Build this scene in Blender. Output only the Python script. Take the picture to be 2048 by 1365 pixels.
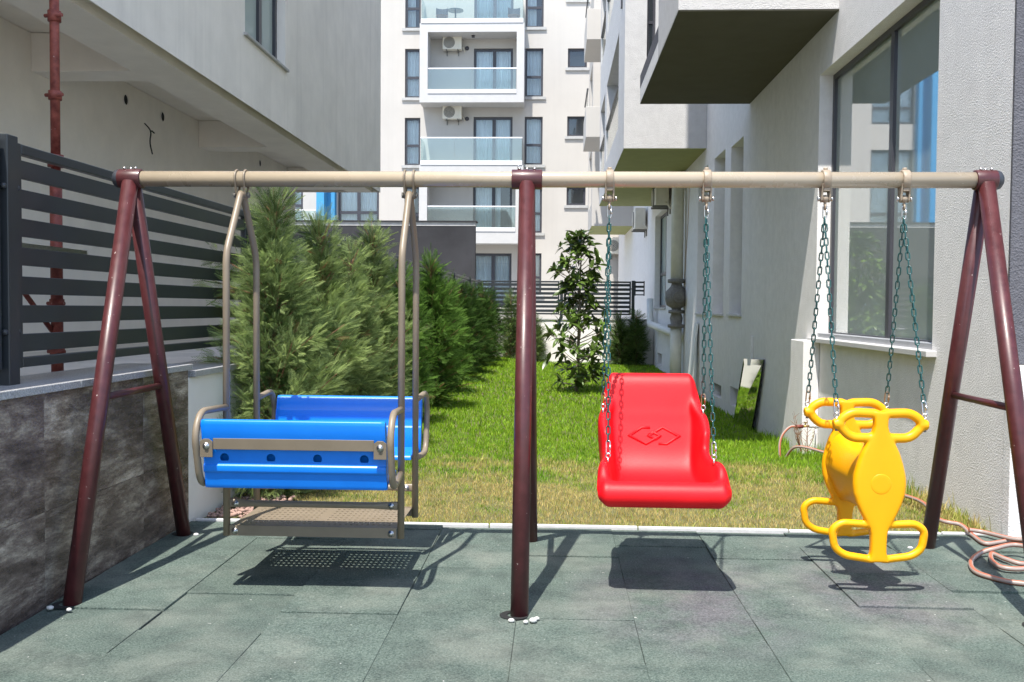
import bpy, bmesh, math, random
import numpy as np
from mathutils import Vector, Matrix, noise
rnd = random.Random(7)
R = math.radians
for o in list(bpy.data.objects): bpy.data.objects.remove(o)
scene = bpy.context.scene
col = scene.collection

# ---------------------------------------------------------------- camera
F, CX, CY, H = 1895.0, 1024.0, 682.5, 1.30
cam_d = bpy.data.cameras.new('camera'); cam = bpy.data.objects.new('camera', cam_d); col.objects.link(cam)
cam_d.sensor_width = 36; cam_d.lens = F / 2048 * 36; cam_d.clip_end = 2000; cam_d.clip_start = .05
CM = Matrix.Rotation(R(2.6), 4, 'Z') @ Matrix.Rotation(R(88.0), 4, 'X') @ Matrix.Rotation(R(.45), 4, 'Z')
cam.matrix_world = Matrix.Translation((0, 0, H)) @ CM
scene.camera = cam
# ---------------------------------------------------------------- sky, sun, exposure
SUN = Vector((.27, .875, -1.92)).normalized()
w = bpy.data.worlds.new('World'); scene.world = w; w.use_nodes = True
nt = w.node_tree; bgn = nt.nodes['Background']
sk = nt.nodes.new('ShaderNodeTexSky'); sk.sky_type = 'NISHITA'; sk.sun_disc = False
sk.sun_elevation = math.asin(-SUN.z); sk.sun_rotation = math.atan2(-SUN.x, -SUN.y)
sk.air_density = 1.0; sk.dust_density = 1.0; sk.ozone_density = 1.0
nt.links.new(sk.outputs[0], bgn.inputs[0]); bgn.inputs[1].default_value = .15
sd = bpy.data.lights.new('sun', 'SUN'); sd.energy = 3.8; sd.angle = R(.53); sd.color = (1, .955, .88)
so = bpy.data.objects.new('sun', sd); col.objects.link(so); so.rotation_euler = SUN.to_track_quat('-Z', 'Y').to_euler(); so.location = (-3, -8, 20)
vs = scene.view_settings; vs.view_transform = 'Standard'; vs.look = 'None'; vs.exposure = 1.06; vs.gamma = 1; vs.use_curve_mapping = False
scene.render.engine = 'CYCLES'; scene.cycles.max_bounces = 8; scene.cycles.transparent_max_bounces = 12; scene.cycles.diffuse_bounces = 5

# ---------------------------------------------------------------- pixel -> place helpers (photo pixels, 2048 wide)
R3 = CM.to_3x3(); EYE = Vector((0, 0, H))
def ray(px, py): return R3 @ Vector(((px - CX) / F, -(py - CY) / F, -1))
def gz(px, py, z=0.): d = ray(px, py); return EYE + d * ((z - H) / d.z)
def gx(px, py, x): d = ray(px, py); return EYE + d * (x / d.x)
def gy(px, py, y): d = ray(px, py); return EYE + d * (y / d.y)

# ---------------------------------------------------------------- materials
MAT = {}
def mk(name, c, rough=.5, metal=0., var=.12, vs_=3., bump=0., bs=80., spec=.5, coat=0., c2=None, m2=.5, objvar=0., det=6, big=0., bigs=.6, bdist=.004, rvar=0., streak=0., chip=None):
    """principled surface; colour varies with noise (and per object), fine relief from noise"""
    m = bpy.data.materials.new(name); m.use_nodes = True; n = m.node_tree; L = n.links.new
    b = n.nodes['Principled BSDF']; b.inputs['Roughness'].default_value = rough; b.inputs['Metallic'].default_value = metal
    b.inputs['Specular IOR Level'].default_value = spec; b.inputs['Coat Weight'].default_value = coat; b.inputs['Coat Roughness'].default_value = .12
    g = n.nodes.new('ShaderNodeNewGeometry')
    t = n.nodes.new('ShaderNodeTexNoise'); t.inputs['Scale'].default_value = vs_; t.inputs['Detail'].default_value = det; t.inputs['Roughness'].default_value = .62
    L(g.outputs['Position'], t.inputs['Vector'])
    r = n.nodes.new('ShaderNodeValToRGB'); c2 = c2 or [x * (1 + var) for x in c]
    r.color_ramp.elements[0].position = .5 - m2 / 2; r.color_ramp.elements[1].position = .5 + m2 / 2
    r.color_ramp.elements[0].color = (*[x * (1 - var) for x in c], 1); r.color_ramp.elements[1].color = (*c2, 1)
    L(t.outputs['Fac'], r.inputs['Fac']); out = r.outputs['Color']
    def mul(out, fac_socket, lo, hi):
        mr = n.nodes.new('ShaderNodeMapRange'); mr.inputs['To Min'].default_value = lo; mr.inputs['To Max'].default_value = hi
        L(fac_socket, mr.inputs['Value'])
        mx = n.nodes.new('ShaderNodeMix'); mx.data_type = 'RGBA'; mx.blend_type = 'MULTIPLY'; mx.inputs['Factor'].default_value = 1
        L(out, mx.inputs['A']); L(mr.outputs[0], mx.inputs['B']); return mx.outputs['Result']
    if objvar:
        oi = n.nodes.new('ShaderNodeObjectInfo'); out = mul(out, oi.outputs['Random'], 1 - objvar, 1 + objvar)
    if big:
        t2 = n.nodes.new('ShaderNodeTexNoise'); t2.inputs['Scale'].default_value = bigs; t2.inputs['Detail'].default_value = 4; L(g.outputs['Position'], t2.inputs['Vector'])
        out = mul(out, t2.outputs['Fac'], 1 - big * 2, 1 + big * 2)
    if streak:                                                   # rain marks running down the face
        mp = n.nodes.new('ShaderNodeMapping'); mp.inputs['Scale'].default_value = (2.6, 2.6, .09); L(g.outputs['Position'], mp.inputs[0])
        t4 = n.nodes.new('ShaderNodeTexNoise'); t4.inputs['Scale'].default_value = 1.6; t4.inputs['Detail'].default_value = 7; t4.inputs['Roughness'].default_value = .7; L(mp.outputs[0], t4.inputs['Vector'])
        cr = n.nodes.new('ShaderNodeMapRange'); cr.inputs['From Min'].default_value = .5; cr.inputs['From Max'].default_value = .78; L(t4.outputs['Fac'], cr.inputs['Value']); out = mul(out, cr.outputs[0], 1., 1 - streak)
    if chip:                                                     # paint chipped in small spots
        t5 = n.nodes.new('ShaderNodeTexNoise'); t5.inputs['Scale'].default_value = 55; t5.inputs['Detail'].default_value = 3; L(g.outputs['Position'], t5.inputs['Vector'])
        cm_ = n.nodes.new('ShaderNodeMapRange'); cm_.inputs['From Min'].default_value = .735; cm_.inputs['From Max'].default_value = .75; L(t5.outputs['Fac'], cm_.inputs['Value'])
        mx = n.nodes.new('ShaderNodeMix'); mx.data_type = 'RGBA'; L(cm_.outputs[0], mx.inputs['Factor']); L(out, mx.inputs['A']); mx.inputs['B'].default_value = (*chip, 1); out = mx.outputs['Result']
    L(out, b.inputs['Base Color'])
    if rvar:
        mr = n.nodes.new('ShaderNodeMapRange'); mr.inputs['To Min'].default_value = rough - rvar; mr.inputs['To Max'].default_value = rough + rvar
        L(t.outputs['Fac'], mr.inputs['Value']); L(mr.outputs[0], b.inputs['Roughness'])
    if bump:
        t3 = n.nodes.new('ShaderNodeTexNoise'); t3.inputs['Scale'].default_value = bs; t3.inputs['Detail'].default_value = 5; L(g.outputs['Position'], t3.inputs['Vector'])
        bp = n.nodes.new('ShaderNodeBump'); bp.inputs['Strength'].default_value = bump; bp.inputs['Distance'].default_value = bdist
        L(t3.outputs['Fac'], bp.inputs['Height']); L(bp.outputs[0], b.inputs['Normal'])
    MAT[name] = m; return m
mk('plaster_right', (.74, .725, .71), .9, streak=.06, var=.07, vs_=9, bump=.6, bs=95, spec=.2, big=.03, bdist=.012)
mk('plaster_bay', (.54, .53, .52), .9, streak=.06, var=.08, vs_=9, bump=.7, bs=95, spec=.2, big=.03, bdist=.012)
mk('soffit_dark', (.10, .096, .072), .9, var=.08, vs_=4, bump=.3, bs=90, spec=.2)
mk('soffit_bounce', (.34, .36, .17), .9, var=.08, vs_=4, bump=.3, bs=90, spec=.2)  # plaster with the lawn's green bounce light put into the colour
mk('plaster_under', (.82, .77, .69), .9, var=.06, vs_=3, bump=.35, bs=110, spec=.2, big=.03, bigs=.7)
mk('plaster_left', (.80, .76, .695), .9, streak=.12, var=.07, vs_=2, bump=.35, bs=110, spec=.2, big=.05, bigs=.5)
mk('plaster_white', (.80, .775, .735), .9, var=.05, vs_=1.5, bump=.3, bs=60, spec=.2, big=.03)
mk('plaster_far', (.50, .475, .44), .9, streak=.05, var=.04, vs_=.8, bump=.2, bs=30, spec=.2, big=.03, bigs=.25)
mk('trim_white', (.50, .495, .485), .55, var=.05, vs_=5, bump=.15, bs=40, spec=.3)
mk('plaster_blue', (.07, .30, .55), .85, var=.06, vs_=2, bump=.3, bs=40, spec=.2)
mk('charcoal_plaster', (.045, .045, .049), .9, var=.25, vs_=1.2, bump=.6, bs=70, spec=.2, big=.1, bigs=.5)
mk('charcoal_right', (.12, .12, .135), .9, var=.15, vs_=20, bump=.9, bs=95, spec=.2, bdist=.012)
mk('concrete_cap', (.42, .42, .41), .85, var=.15, vs_=9, bump=.5, bs=60, spec=.2)
mk('terrazzo', (.36, .36, .36), .45, var=.4, vs_=160, m2=.25, bump=.1, bs=100)
mk('ground_concrete', (.30, .29, .27), .9, var=.15, vs_=1.2, bump=.4, bs=30)
mk('terrace_concrete', (.66, .62, .56), .85, var=.12, vs_=3, bump=.3, bs=40)
mk('soil', (.12, .115, .045), .95, var=.4, vs_=7, bump=.8, bs=40)
mk('kerb_white', (.55, .55, .545), .7, var=.14, vs_=14, bump=.3, bs=70)
mk('gravel_pink', (.42, .27, .22), .8, var=.4, vs_=30, objvar=.2)
mk('pebble_white', (.55, .54, .52), .5, var=.1, vs_=30)
mk('maroon', (.058, .0125, .0135), .40, var=.16, vs_=22, coat=.12, rvar=.12, bump=.08, bs=240, c2=(.088, .02, .022), chip=(.40, .33, .30))
mk('beige_beam', (.40, .33, .24), .27, var=.06, vs_=6, coat=.4, rvar=.05)
mk('beige_paint', (.225, .18, .128), .42, var=.1, vs_=8, rvar=.1, bump=.06, bs=200)
mk('beige_shade', (.15, .122, .085), .5, var=.1, vs_=8)  # beige paint with the back bar's shade put into the colour
mk('beige_cast', (.30, .24, .175), .5, var=.18, vs_=40, bump=.3, bs=120)
mk('rubber_cap', (.035, .04, .05), .45, var=.2, vs_=20)
mk('blue_plastic', (.001, .185, .76), .34, var=.06, vs_=5, spec=.5, bump=.05, bs=160, rvar=.05, c2=(.002, .21, .82))
mk('red_plastic', (.66, .002, .007), .46, big=.04, bigs=5, var=.08, vs_=5, spec=.35, bump=.3, bs=300, rvar=.05, c2=(.70, .003, .009), bdist=.003)
mk('yellow_plastic', (.82, .36, .0008), .40, var=.04, vs_=4, spec=.35, bump=.04, bs=200, rvar=.04, c2=(.86, .385, .001))
mk('chain_green', (.003, .06, .058), .3, var=.3, vs_=60, coat=.4, rvar=.08)
mk('steel', (.62, .61, .6), .3, metal=1, var=.15, vs_=80)
mk('steel_worn', (.42, .30, .2), .4, metal=.8, var=.3, vs_=90)
mk('fence_metal', (.021, .026, .031), .42, var=.15, vs_=5, coat=.1, rvar=.08, bump=.05, bs=180)
mk('frame_dark', (.045, .045, .055), .4, var=.1, vs_=6)
mk('alu', (.42, .43, .46), .4, metal=.4, var=.08, vs_=10)
mk('rail_white', (.78, .78, .8), .3, var=.04, vs_=4)
mk('ac_cream', (.66, .63, .54), .5, var=.06, vs_=6)
mk('ac_grille', (.16, .16, .15), .5, var=.2, vs_=30)
mk('prop_red', (.17, .022, .015), .6, var=.35, vs_=22, bump=.4, bs=60, c2=(.28, .07, .05), m2=.35, chip=(.5, .42, .38))
mk('plank_wood', (.40, .25, .13), .8, var=.3, vs_=6, bump=.4, bs=60)
mk('pipe_cream', (.58, .57, .48), .5, var=.1, vs_=6, bump=.1, bs=60)
mk('pipe_white', (.70, .71, .70), .4, var=.06, vs_=6)
mk('cast_iron', (.16, .15, .13), .7, var=.35, vs_=20, bump=.5, bs=60)
mk('bark', (.16, .105, .065), .9, var=.3, vs_=25, bump=.7, bs=70)
mk('bark_grey', (.20, .17, .13), .9, var=.3, vs_=25, bump=.7, bs=70)
mk('twig_red', (.25, .13, .07), .8, var=.3, vs_=25)
mk('black_hole', (.012, .012, .012), .9, var=.1)
mk('cable_black', (.02, .02, .018), .5, var=.1)
mk('interior', (.42, .42, .40), .9, var=.05, vs_=2)
mk('interior_dark', (.12, .13, .14), .9, var=.1, vs_=1)
mk('curtain', (.80, .84, .85), .9, var=.1, vs_=2)
mk('glass_edge', (.05, .09, .075), .15, var=.1)
mk('brass', (.55, .36, .12), .35, metal=.9, var=.1)
mk('board_white', (.66, .68, .66), .6, var=.06, vs_=4)
mk('wicker', (.30, .16, .09), .7, var=.3, vs_=30)
mk('tap_grey', (.55, .56, .55), .45, var=.1, vs_=20)

def rubber():                                                   # green rubber granulate, purple where it is worn
    m = bpy.data.materials.new('rubber_tile'); m.use_nodes = True; n = m.node_tree; L = n.links.new; b = n.nodes['Principled BSDF']
    b.inputs['Roughness'].default_value = .88; b.inputs['Specular IOR Level'].default_value = .25
    g = n.nodes.new('ShaderNodeNewGeometry'); oi = n.nodes.new('ShaderNodeObjectInfo')
    def nz(s, d=5, rg=.6):
        t = n.nodes.new('ShaderNodeTexNoise'); t.inputs['Scale'].default_value = s; t.inputs['Detail'].default_value = d; t.inputs['Roughness'].default_value = rg
        L(g.outputs['Position'], t.inputs['Vector']); return t
    def ramp(src, p0, p1, c0, c1):
        r = n.nodes.new('ShaderNodeValToRGB'); r.color_ramp.elements[0].position = p0; r.color_ramp.elements[1].position = p1
        r.color_ramp.elements[0].color = (*c0, 1); r.color_ramp.elements[1].color = (*c1, 1); L(src, r.inputs['Fac']); return r.outputs['Color']
    def mix(a, bb, f, bl='MIX'):
        x = n.nodes.new('ShaderNodeMix'); x.data_type = 'RGBA'; x.blend_type = bl
        L(a, x.inputs['A']); L(bb, x.inputs['B'])
        if isinstance(f, float): x.inputs['Factor'].default_value = f
        else: L(f, x.inputs['Factor'])
        return x.outputs['Result']
    green = ramp(nz(120, 4, .75).outputs['Fac'], .32, .68, (.027, .047, .040), (.16, .20, .172))
    worn = ramp(nz(120, 4, .75).outputs['Fac'], .32, .68, (.052, .050, .058), (.185, .18, .19))
    # wear: below the red and the yellow swing
    sx = n.nodes.new('ShaderNodeSeparateXYZ'); L(g.outputs['Position'], sx.inputs[0])
    def blob(cx, cy, rx, ry):
        out = None
        for ax, c0, r0 in (('X', cx, rx), ('Y', cy, ry)):
            a = n.nodes.new('ShaderNodeMath'); a.operation = 'SUBTRACT'; L(sx.outputs[ax], a.inputs[0]); a.inputs[1].default_value = c0
            d = n.nodes.new('ShaderNodeMath'); d.operation = 'DIVIDE'; L(a.outputs[0], d.inputs[0]); d.inputs[1].default_value = r0
            p = n.nodes.new('ShaderNodeMath'); p.operation = 'POWER'; L(d.outputs[0], p.inputs[0]); p.inputs[1].default_value = 2
            if out is None: out = p.outputs[0]
            else:
                s = n.nodes.new('ShaderNodeMath'); s.operation = 'ADD'; L(out, s.inputs[0]); L(p.outputs[0], s.inputs[1]); out = s.outputs[0]
        mr = n.nodes.new('ShaderNodeMapRange'); mr.inputs['From Min'].default_value = 1.2; mr.inputs['From Max'].default_value = .1; mr.inputs['To Max'].default_value = .9; L(out, mr.inputs['Value']); return mr.outputs[0]
    b1 = blob(.62, 4.3, .55, .8); b2 = blob(1.5, 4.5, .4, .75)
    ad = n.nodes.new('ShaderNodeMath'); ad.operation = 'MAXIMUM'; L(b1, ad.inputs[0]); L(b2, ad.inputs[1])
    br = n.nodes.new('ShaderNodeMath'); br.operation = 'MULTIPLY'; L(ad.outputs[0], br.inputs[0])
    mr = n.nodes.new('ShaderNodeMapRange'); mr.inputs['From Min'].default_value = .35; mr.inputs['From Max'].default_value = .6; L(nz(3.5).outputs['Fac'], mr.inputs['Value']); L(mr.outputs[0], br.inputs[1])
    c = mix(green, worn, br.outputs[0])
    dust = ramp(nz(1.9, 5, .55).outputs['Fac'], .47, .70, (.0, .0, .0), (.36, .36, .36))
    dc = n.nodes.new('ShaderNodeRGB'); dc.outputs[0].default_value = (.27, .275, .235, 1)
    c = mix(c, dc.outputs[0], dust)
    st = n.nodes.new('ShaderNodeMapRange'); st.inputs['To Min'].default_value = .93; st.inputs['To Max'].default_value = 1.07; L(oi.outputs['Random'], st.inputs['Value'])
    c = mix(c, st.outputs[0], 1., 'MULTIPLY')
    sc = ramp(nz(5.5, 6, .7).outputs['Fac'], .3, .55, (.7, .7, .72), (1.05, 1.05, 1.05))
    c = mix(c, sc, 1., 'MULTIPLY')
    fk = n.nodes.new('ShaderNodeRGB'); fk.outputs[0].default_value = (.42, .43, .40, 1)
    c = mix(c, fk.outputs[0], ramp(nz(38, 2, .5).outputs['Fac'], .745, .76, (0, 0, 0), (.8, .8, .8)))
    L(c, b.inputs['Base Color'])
    bp = n.nodes.new('ShaderNodeBump'); bp.inputs['Strength'].default_value = .9; bp.inputs['Distance'].default_value = .006
    L(nz(150, 4).outputs['Fac'], bp.inputs['Height']); L(bp.outputs[0], b.inputs['Normal'])
    MAT['rubber_tile'] = m
rubber()
def stone():                                                    # dark veined stone cladding
    m = bpy.data.materials.new('dark_stone'); m.use_nodes = True; n = m.node_tree; L = n.links.new; b = n.nodes['Principled BSDF']
    b.inputs['Roughness'].default_value = .3
    g = n.nodes.new('ShaderNodeNewGeometry'); oi = n.nodes.new('ShaderNodeObjectInfo')
    ofs = n.nodes.new('ShaderNodeVectorMath'); ofs.operation = 'MULTIPLY_ADD'; cb = n.nodes.new('ShaderNodeCombineXYZ')
    L(oi.outputs['Random'], cb.inputs[0]); L(oi.outputs['Random'], cb.inputs[1])
    L(cb.outputs[0], ofs.inputs[0]); ofs.inputs[1].default_value = (7, 9, 5); L(g.outputs['Position'], ofs.inputs[2])
    mp = n.nodes.new('ShaderNodeMapping'); mp.inputs['Rotation'].default_value = (R(-14), 0, 0); mp.inputs['Scale'].default_value = (1, 1.2, 4.6); L(ofs.outputs[0], mp.inputs[0])
    def nz(s, d, v, dist=0.):
        t = n.nodes.new('ShaderNodeTexNoise'); t.inputs['Scale'].default_value = s; t.inputs['Detail'].default_value = d; t.inputs['Roughness'].default_value = .74; t.inputs['Distortion'].default_value = dist; L(v, t.inputs['Vector']); return t.outputs['Fac']
    r = n.nodes.new('ShaderNodeValToRGB'); e = r.color_ramp.elements
    e[0].position = .30; e[0].color = (.03, .022, .019, 1); e[1].position = .70; e[1].color = (.50, .43, .36, 1)
    for p, c in ((.43, (.075, .056, .047, 1)), (.51, (.13, .10, .085, 1)), (.59, (.25, .21, .17, 1))):
        x = e.new(p); x.color = c
    L(nz(2.3, 14, mp.outputs[0], .25), r.inputs['Fac'])
    t2 = n.nodes.new('ShaderNodeMapRange'); t2.inputs['To Min'].default_value = .55; t2.inputs['To Max'].default_value = 2.2; L(nz(85, 6, g.outputs['Position']), t2.inputs['Value'])
    x = n.nodes.new('ShaderNodeMix'); x.data_type = 'RGBA'; x.blend_type = 'MULTIPLY'; x.inputs['Factor'].default_value = 1; L(r.outputs[0], x.inputs['A']); L(t2.outputs[0], x.inputs['B'])
    L(x.outputs['Result'], b.inputs['Base Color'])
    rr = n.nodes.new('ShaderNodeMapRange'); rr.inputs['To Min'].default_value = .08; rr.inputs['To Max'].default_value = .42; L(nz(9, 5, mp.outputs[0]), rr.inputs['Value']); L(rr.outputs[0], b.inputs['Roughness'])
    bp = n.nodes.new('ShaderNodeBump'); bp.inputs['Strength'].default_value = .5; bp.inputs['Distance'].default_value = .008; L(nz(28, 6, mp.outputs[0]), bp.inputs['Height']); L(bp.outputs[0], b.inputs['Normal'])
    MAT['dark_stone'] = m
stone()
def glass(name, tint, refl=1.0, trans=.85, rough=.02, milky=.5):          # thin pane: fresnel reflection over a tinted see-through
    m = bpy.data.materials.new(name); m.use_nodes = True; n = m.node_tree; L = n.links.new; n.nodes.remove(n.nodes['Principled BSDF']); out = n.nodes['Material Output']
    t = n.nodes.new('ShaderNodeBsdfTransparent'); t.inputs[0].default_value = (*tint, 1)
    d = n.nodes.new('ShaderNodeBsdfDiffuse'); d.inputs[0].default_value = (tint[0] * milky, tint[1] * milky * 1.05, tint[2] * milky, 1)
    m0 = n.nodes.new('ShaderNodeMixShader'); m0.inputs[0].default_value = 1 - trans; L(t.outputs[0], m0.inputs[1]); L(d.outputs[0], m0.inputs[2])
    gl = n.nodes.new('ShaderNodeBsdfGlossy'); gl.inputs['Roughness'].default_value = rough; gl.inputs[0].default_value = (1, 1, 1, 1)
    fr = n.nodes.new('ShaderNodeFresnel'); fr.inputs[0].default_value = 1.5
    mu = n.nodes.new('ShaderNodeMath'); mu.operation = 'MULTIPLY_ADD'; mu.inputs[1].default_value = refl; mu.inputs[2].default_value = .05; mu.use_clamp = True; L(fr.outputs[0], mu.inputs[0])
    mx = n.nodes.new('ShaderNodeMixShader'); L(mu.outputs[0], mx.inputs[0]); L(m0.outputs[0], mx.inputs[1]); L(gl.outputs[0], mx.inputs[2]); L(mx.outputs[0], out.inputs[0]); MAT[name] = m
glass('glass_window', (.78, .86, .85), .42, .34, milky=.76); glass('glass_far', (.84, .91, .93), 1.0, .97); glass('glass_balcony', (.86, .93, .91), .8, .92)  # window glass: pale diffuse share stands in for a brighter interior
def mirror_mat():
    m = bpy.data.materials.new('mirror'); m.use_nodes = True; b = m.node_tree.nodes['Principled BSDF']; b.inputs['Metallic'].default_value = 1; b.inputs['Roughness'].default_value = .03; b.inputs['Base Color'].default_value = (.52, .55, .52, 1); MAT['mirror'] = m
mirror_mat()
def leafy(name, mult=(1, 1, 1), trans=.35, rough=.5, attr=True, c=(.1, .2, .05), spec=.35):
    m = bpy.data.materials.new(name); m.use_nodes = True; n = m.node_tree; L = n.links.new; b = n.nodes['Principled BSDF']; out = n.nodes['Material Output']
    b.inputs['Roughness'].default_value = rough; b.inputs['Specular IOR Level'].default_value = spec
    tr = n.nodes.new('ShaderNodeBsdfTranslucent'); mx = n.nodes.new('ShaderNodeMixShader'); mx.inputs[0].default_value = trans
    if attr:
        a = n.nodes.new('ShaderNodeVertexColor'); a.layer_name = 'Col'; cs = a.outputs[0]
    else:
        oi = n.nodes.new('ShaderNodeObjectInfo'); r = n.nodes.new('ShaderNodeValToRGB'); r.color_ramp.elements[0].color = (*[x * .6 for x in c], 1); r.color_ramp.elements[1].color = (*[x * 1.35 for x in c], 1); L(oi.outputs['Random'], r.inputs[0]); cs = r.outputs[0]
    L(cs, b.inputs['Base Color']); L(cs, tr.inputs[0]); L(b.outputs[0], mx.inputs[1]); L(tr.outputs[0], mx.inputs[2]); L(mx.outputs[0], out.inputs[0]); MAT[name] = m
leafy('foliage', trans=.3, rough=.6, spec=.25); leafy('grass', trans=.3, rough=.55, spec=.2); leafy('magnolia_leaf', trans=.22, rough=.32, attr=False, c=(.10, .165, .03), spec=.5)
def hose_mat():
    m = mk('hose', (.42, .13, .07), .45, var=.1, vs_=20, c2=(.47, .16, .09)); n = m.node_tree; L = n.links.new; b = n.nodes['Principled BSDF']
    # grey stripes: stored per face in the attribute Col
    a = n.nodes.new('ShaderNodeVertexColor'); a.layer_name = 'Col'; L(a.outputs[0], b.inputs['Base Color'])
hose_mat()

# ---------------------------------------------------------------- mesh builder
class MB:
    def __init__(s): s.v = []; s.f = []; s.sm = []; s.colr = None
    def add(s, vs, fs, smooth=False):
        k = len(s.v); s.v += [tuple(p) for p in vs]; s.f += [tuple(i + k for i in f) for f in fs]; s.sm += [smooth] * len(fs); return s
    def box(s, a, b, rot=None, piv=None):
        x0, y0, z0 = a; x1, y1, z1 = b
        vs = [Vector(p) for p in ((x0, y0, z0), (x1, y0, z0), (x1, y1, z0), (x0, y1, z0), (x0, y0, z1), (x1, y0, z1), (x1, y1, z1), (x0, y1, z1))]
        if rot is not None:
            c = Vector(piv) if piv is not None else sum(vs, Vector()) / 8; vs = [c + rot @ (p - c) for p in vs]
        return s.add(vs, [(3, 2, 1, 0), (4, 5, 6, 7), (0, 1, 5, 4), (1, 2, 6, 5), (2, 3, 7, 6), (3, 0, 4, 7)])
    def tube(s, pts, r, n=12, cap=True, closed=False, flat=(1, 1), up=None):
        pts = [Vector(p) for p in pts]; N = len(pts); rs = r if isinstance(r, (list, tuple)) else [r] * N
        vs = []; prev = None
        for i, p in enumerate(pts):
            if closed: t = (pts[(i + 1) % N] - pts[i - 1]).normalized()
            else:
                a = (p - pts[i - 1]).normalized() if i else None; b = (pts[i + 1] - p).normalized() if i < N - 1 else None
                t = ((a or b) + (b or a)).normalized()
            if prev is None:
                u = Vector(up) if up else (Vector((0, 0, 1)) if abs(t.z) < .9 else Vector((0, 1, 0)))
                x = t.cross(u).normalized()
            else: x = (prev - t * prev.dot(t)).normalized()
            prev = x; y = t.cross(x)
            k = 1.
            if not closed and 0 < i < N - 1:
                k = 1 / max(.6, a.dot(t))
            for j in range(n):
                an = 2 * math.pi * j / n; vs.append(p + x * (math.cos(an) * rs[i] * flat[0] * k) + y * (math.sin(an) * rs[i] * flat[1] * k))
        fs = []
        for i in range(N if closed else N - 1):
            for j in range(n):
                a0 = i * n + j; a1 = i * n + (j + 1) % n; b0 = ((i + 1) % N) * n + j; b1 = ((i + 1) % N) * n + (j + 1) % n; fs.append((a0, a1, b1, b0))
        s.add(vs, fs, True)
        if cap and not closed:
            k = len(s.v) - len(vs); s.f.append(tuple(k + j for j in reversed(range(n)))); s.f.append(tuple(k + (N - 1) * n + j for j in range(n))); s.sm += [False, False]
        return s
    def cyl(s, a, b, r, n=16, r2=None): return s.tube([a, b], [r, r if r2 is None else r2], n)
    def lathe(s, prof, c, axis=(0, 0, 1), n=20):           # prof: (radius, height along axis)
        ax = Vector(axis).normalized(); u = ax.orthogonal().normalized(); v = ax.cross(u); c = Vector(c); vs = []; fs = []
        for rr, h in prof:
            for j in range(n): an = 2 * math.pi * j / n; vs.append(c + ax * h + u * (rr * math.cos(an)) + v * (rr * math.sin(an)))
        for i in range(len(prof) - 1):
            for j in range(n): fs.append((i * n + j, i * n + (j + 1) % n, (i + 1) * n + (j + 1) % n, (i + 1) * n + j))
        s.add(vs, fs, True); return s
    def prism(s, poly, fn, d0, d1, smooth=False):             # poly (a,b) ; fn(a,b,d)->xyz
        n = len(poly); vs = [fn(a, b, d0) for a, b in poly] + [fn(a, b, d1) for a, b in poly]
        s.add(vs, [(i, (i + 1) % n, n + (i + 1) % n, n + i) for i in range(n)], smooth)
        k = len(s.v) - 2 * n; s.f.append(tuple(k + i for i in reversed(range(n)))); s.f.append(tuple(k + n + i for i in range(n))); s.sm += [False, False]; return s
    def sphere(s, c, r, n=10, m=6, sc=(1, 1, 1)):
        c = Vector(c); vs = [c + Vector((0, 0, r * sc[2]))]; fs = []
        for i in range(1, m):
            th = math.pi * i / m
            for j in range(n): an = 2 * math.pi * j / n; vs.append(c + Vector((r * sc[0] * math.sin(th) * math.cos(an), r * sc[1] * math.sin(th) * math.sin(an), r * sc[2] * math.cos(th))))
        vs.append(c - Vector((0, 0, r * sc[2]))); L = len(vs) - 1
        for j in range(n): fs.append((0, 1 + j, 1 + (j + 1) % n)); fs.append((L, L - n + (j + 1) % n, L - n + j))
        for i in range(m - 2):
            for j in range(n): a = 1 + i * n + j; b = 1 + i * n + (j + 1) % n; fs.append((a, a + n, b + n, b))
        return s.add(vs, fs, True)
    def grid(s, rows, smooth=True, wrap=False):
        m = len(rows[0]); vs = [p for r in rows for p in r]; fs = []
        for i in range(len(rows) - 1):
            for j in range(m if wrap else m - 1): fs.append((i * m + j, i * m + (j + 1) % m, (i + 1) * m + (j + 1) % m, (i + 1) * m + j))
        return s.add(vs, fs, smooth)
    def mesh(s, name):
        me = bpy.data.meshes.new(name); me.from_pydata([tuple(p) for p in s.v], [], s.f); me.polygons.foreach_set('use_smooth', s.sm); me.update(); return me
    def wall(s, axis, const, u0, u1, z0, z1, holes, depth):      # a wall face with openings and their reveals; depth signed
        us = sorted({u0, u1, *[h[0] for h in holes], *[h[1] for h in holes]}); zs = sorted({z0, z1, *[h[2] for h in holes], *[h[3] for h in holes]})
        P = (lambda u, z, d: (const + d, u, z)) if axis == 'x' else (lambda u, z, d: (u, const + d, z))
        for i in range(len(us) - 1):
            for j in range(len(zs) - 1):
                cu = (us[i] + us[i + 1]) / 2; cz = (zs[j] + zs[j + 1]) / 2
                if any(h[0] < cu < h[1] and h[2] < cz < h[3] for h in holes): continue
                s.add([P(us[i], zs[j], 0), P(us[i + 1], zs[j], 0), P(us[i + 1], zs[j + 1], 0), P(us[i], zs[j + 1], 0)], [(0, 1, 2, 3)])
        for a, b, c, d in [h[:4] for h in holes]:
            q = [(a, c), (b, c), (b, d), (a, d)]
            for k in range(4):
                p0 = q[k]; p1 = q[(k + 1) % 4]; s.add([P(*p0, 0), P(*p1, 0), P(*p1, depth), P(*p0, depth)], [(0, 1, 2, 3)])
        return s
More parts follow.
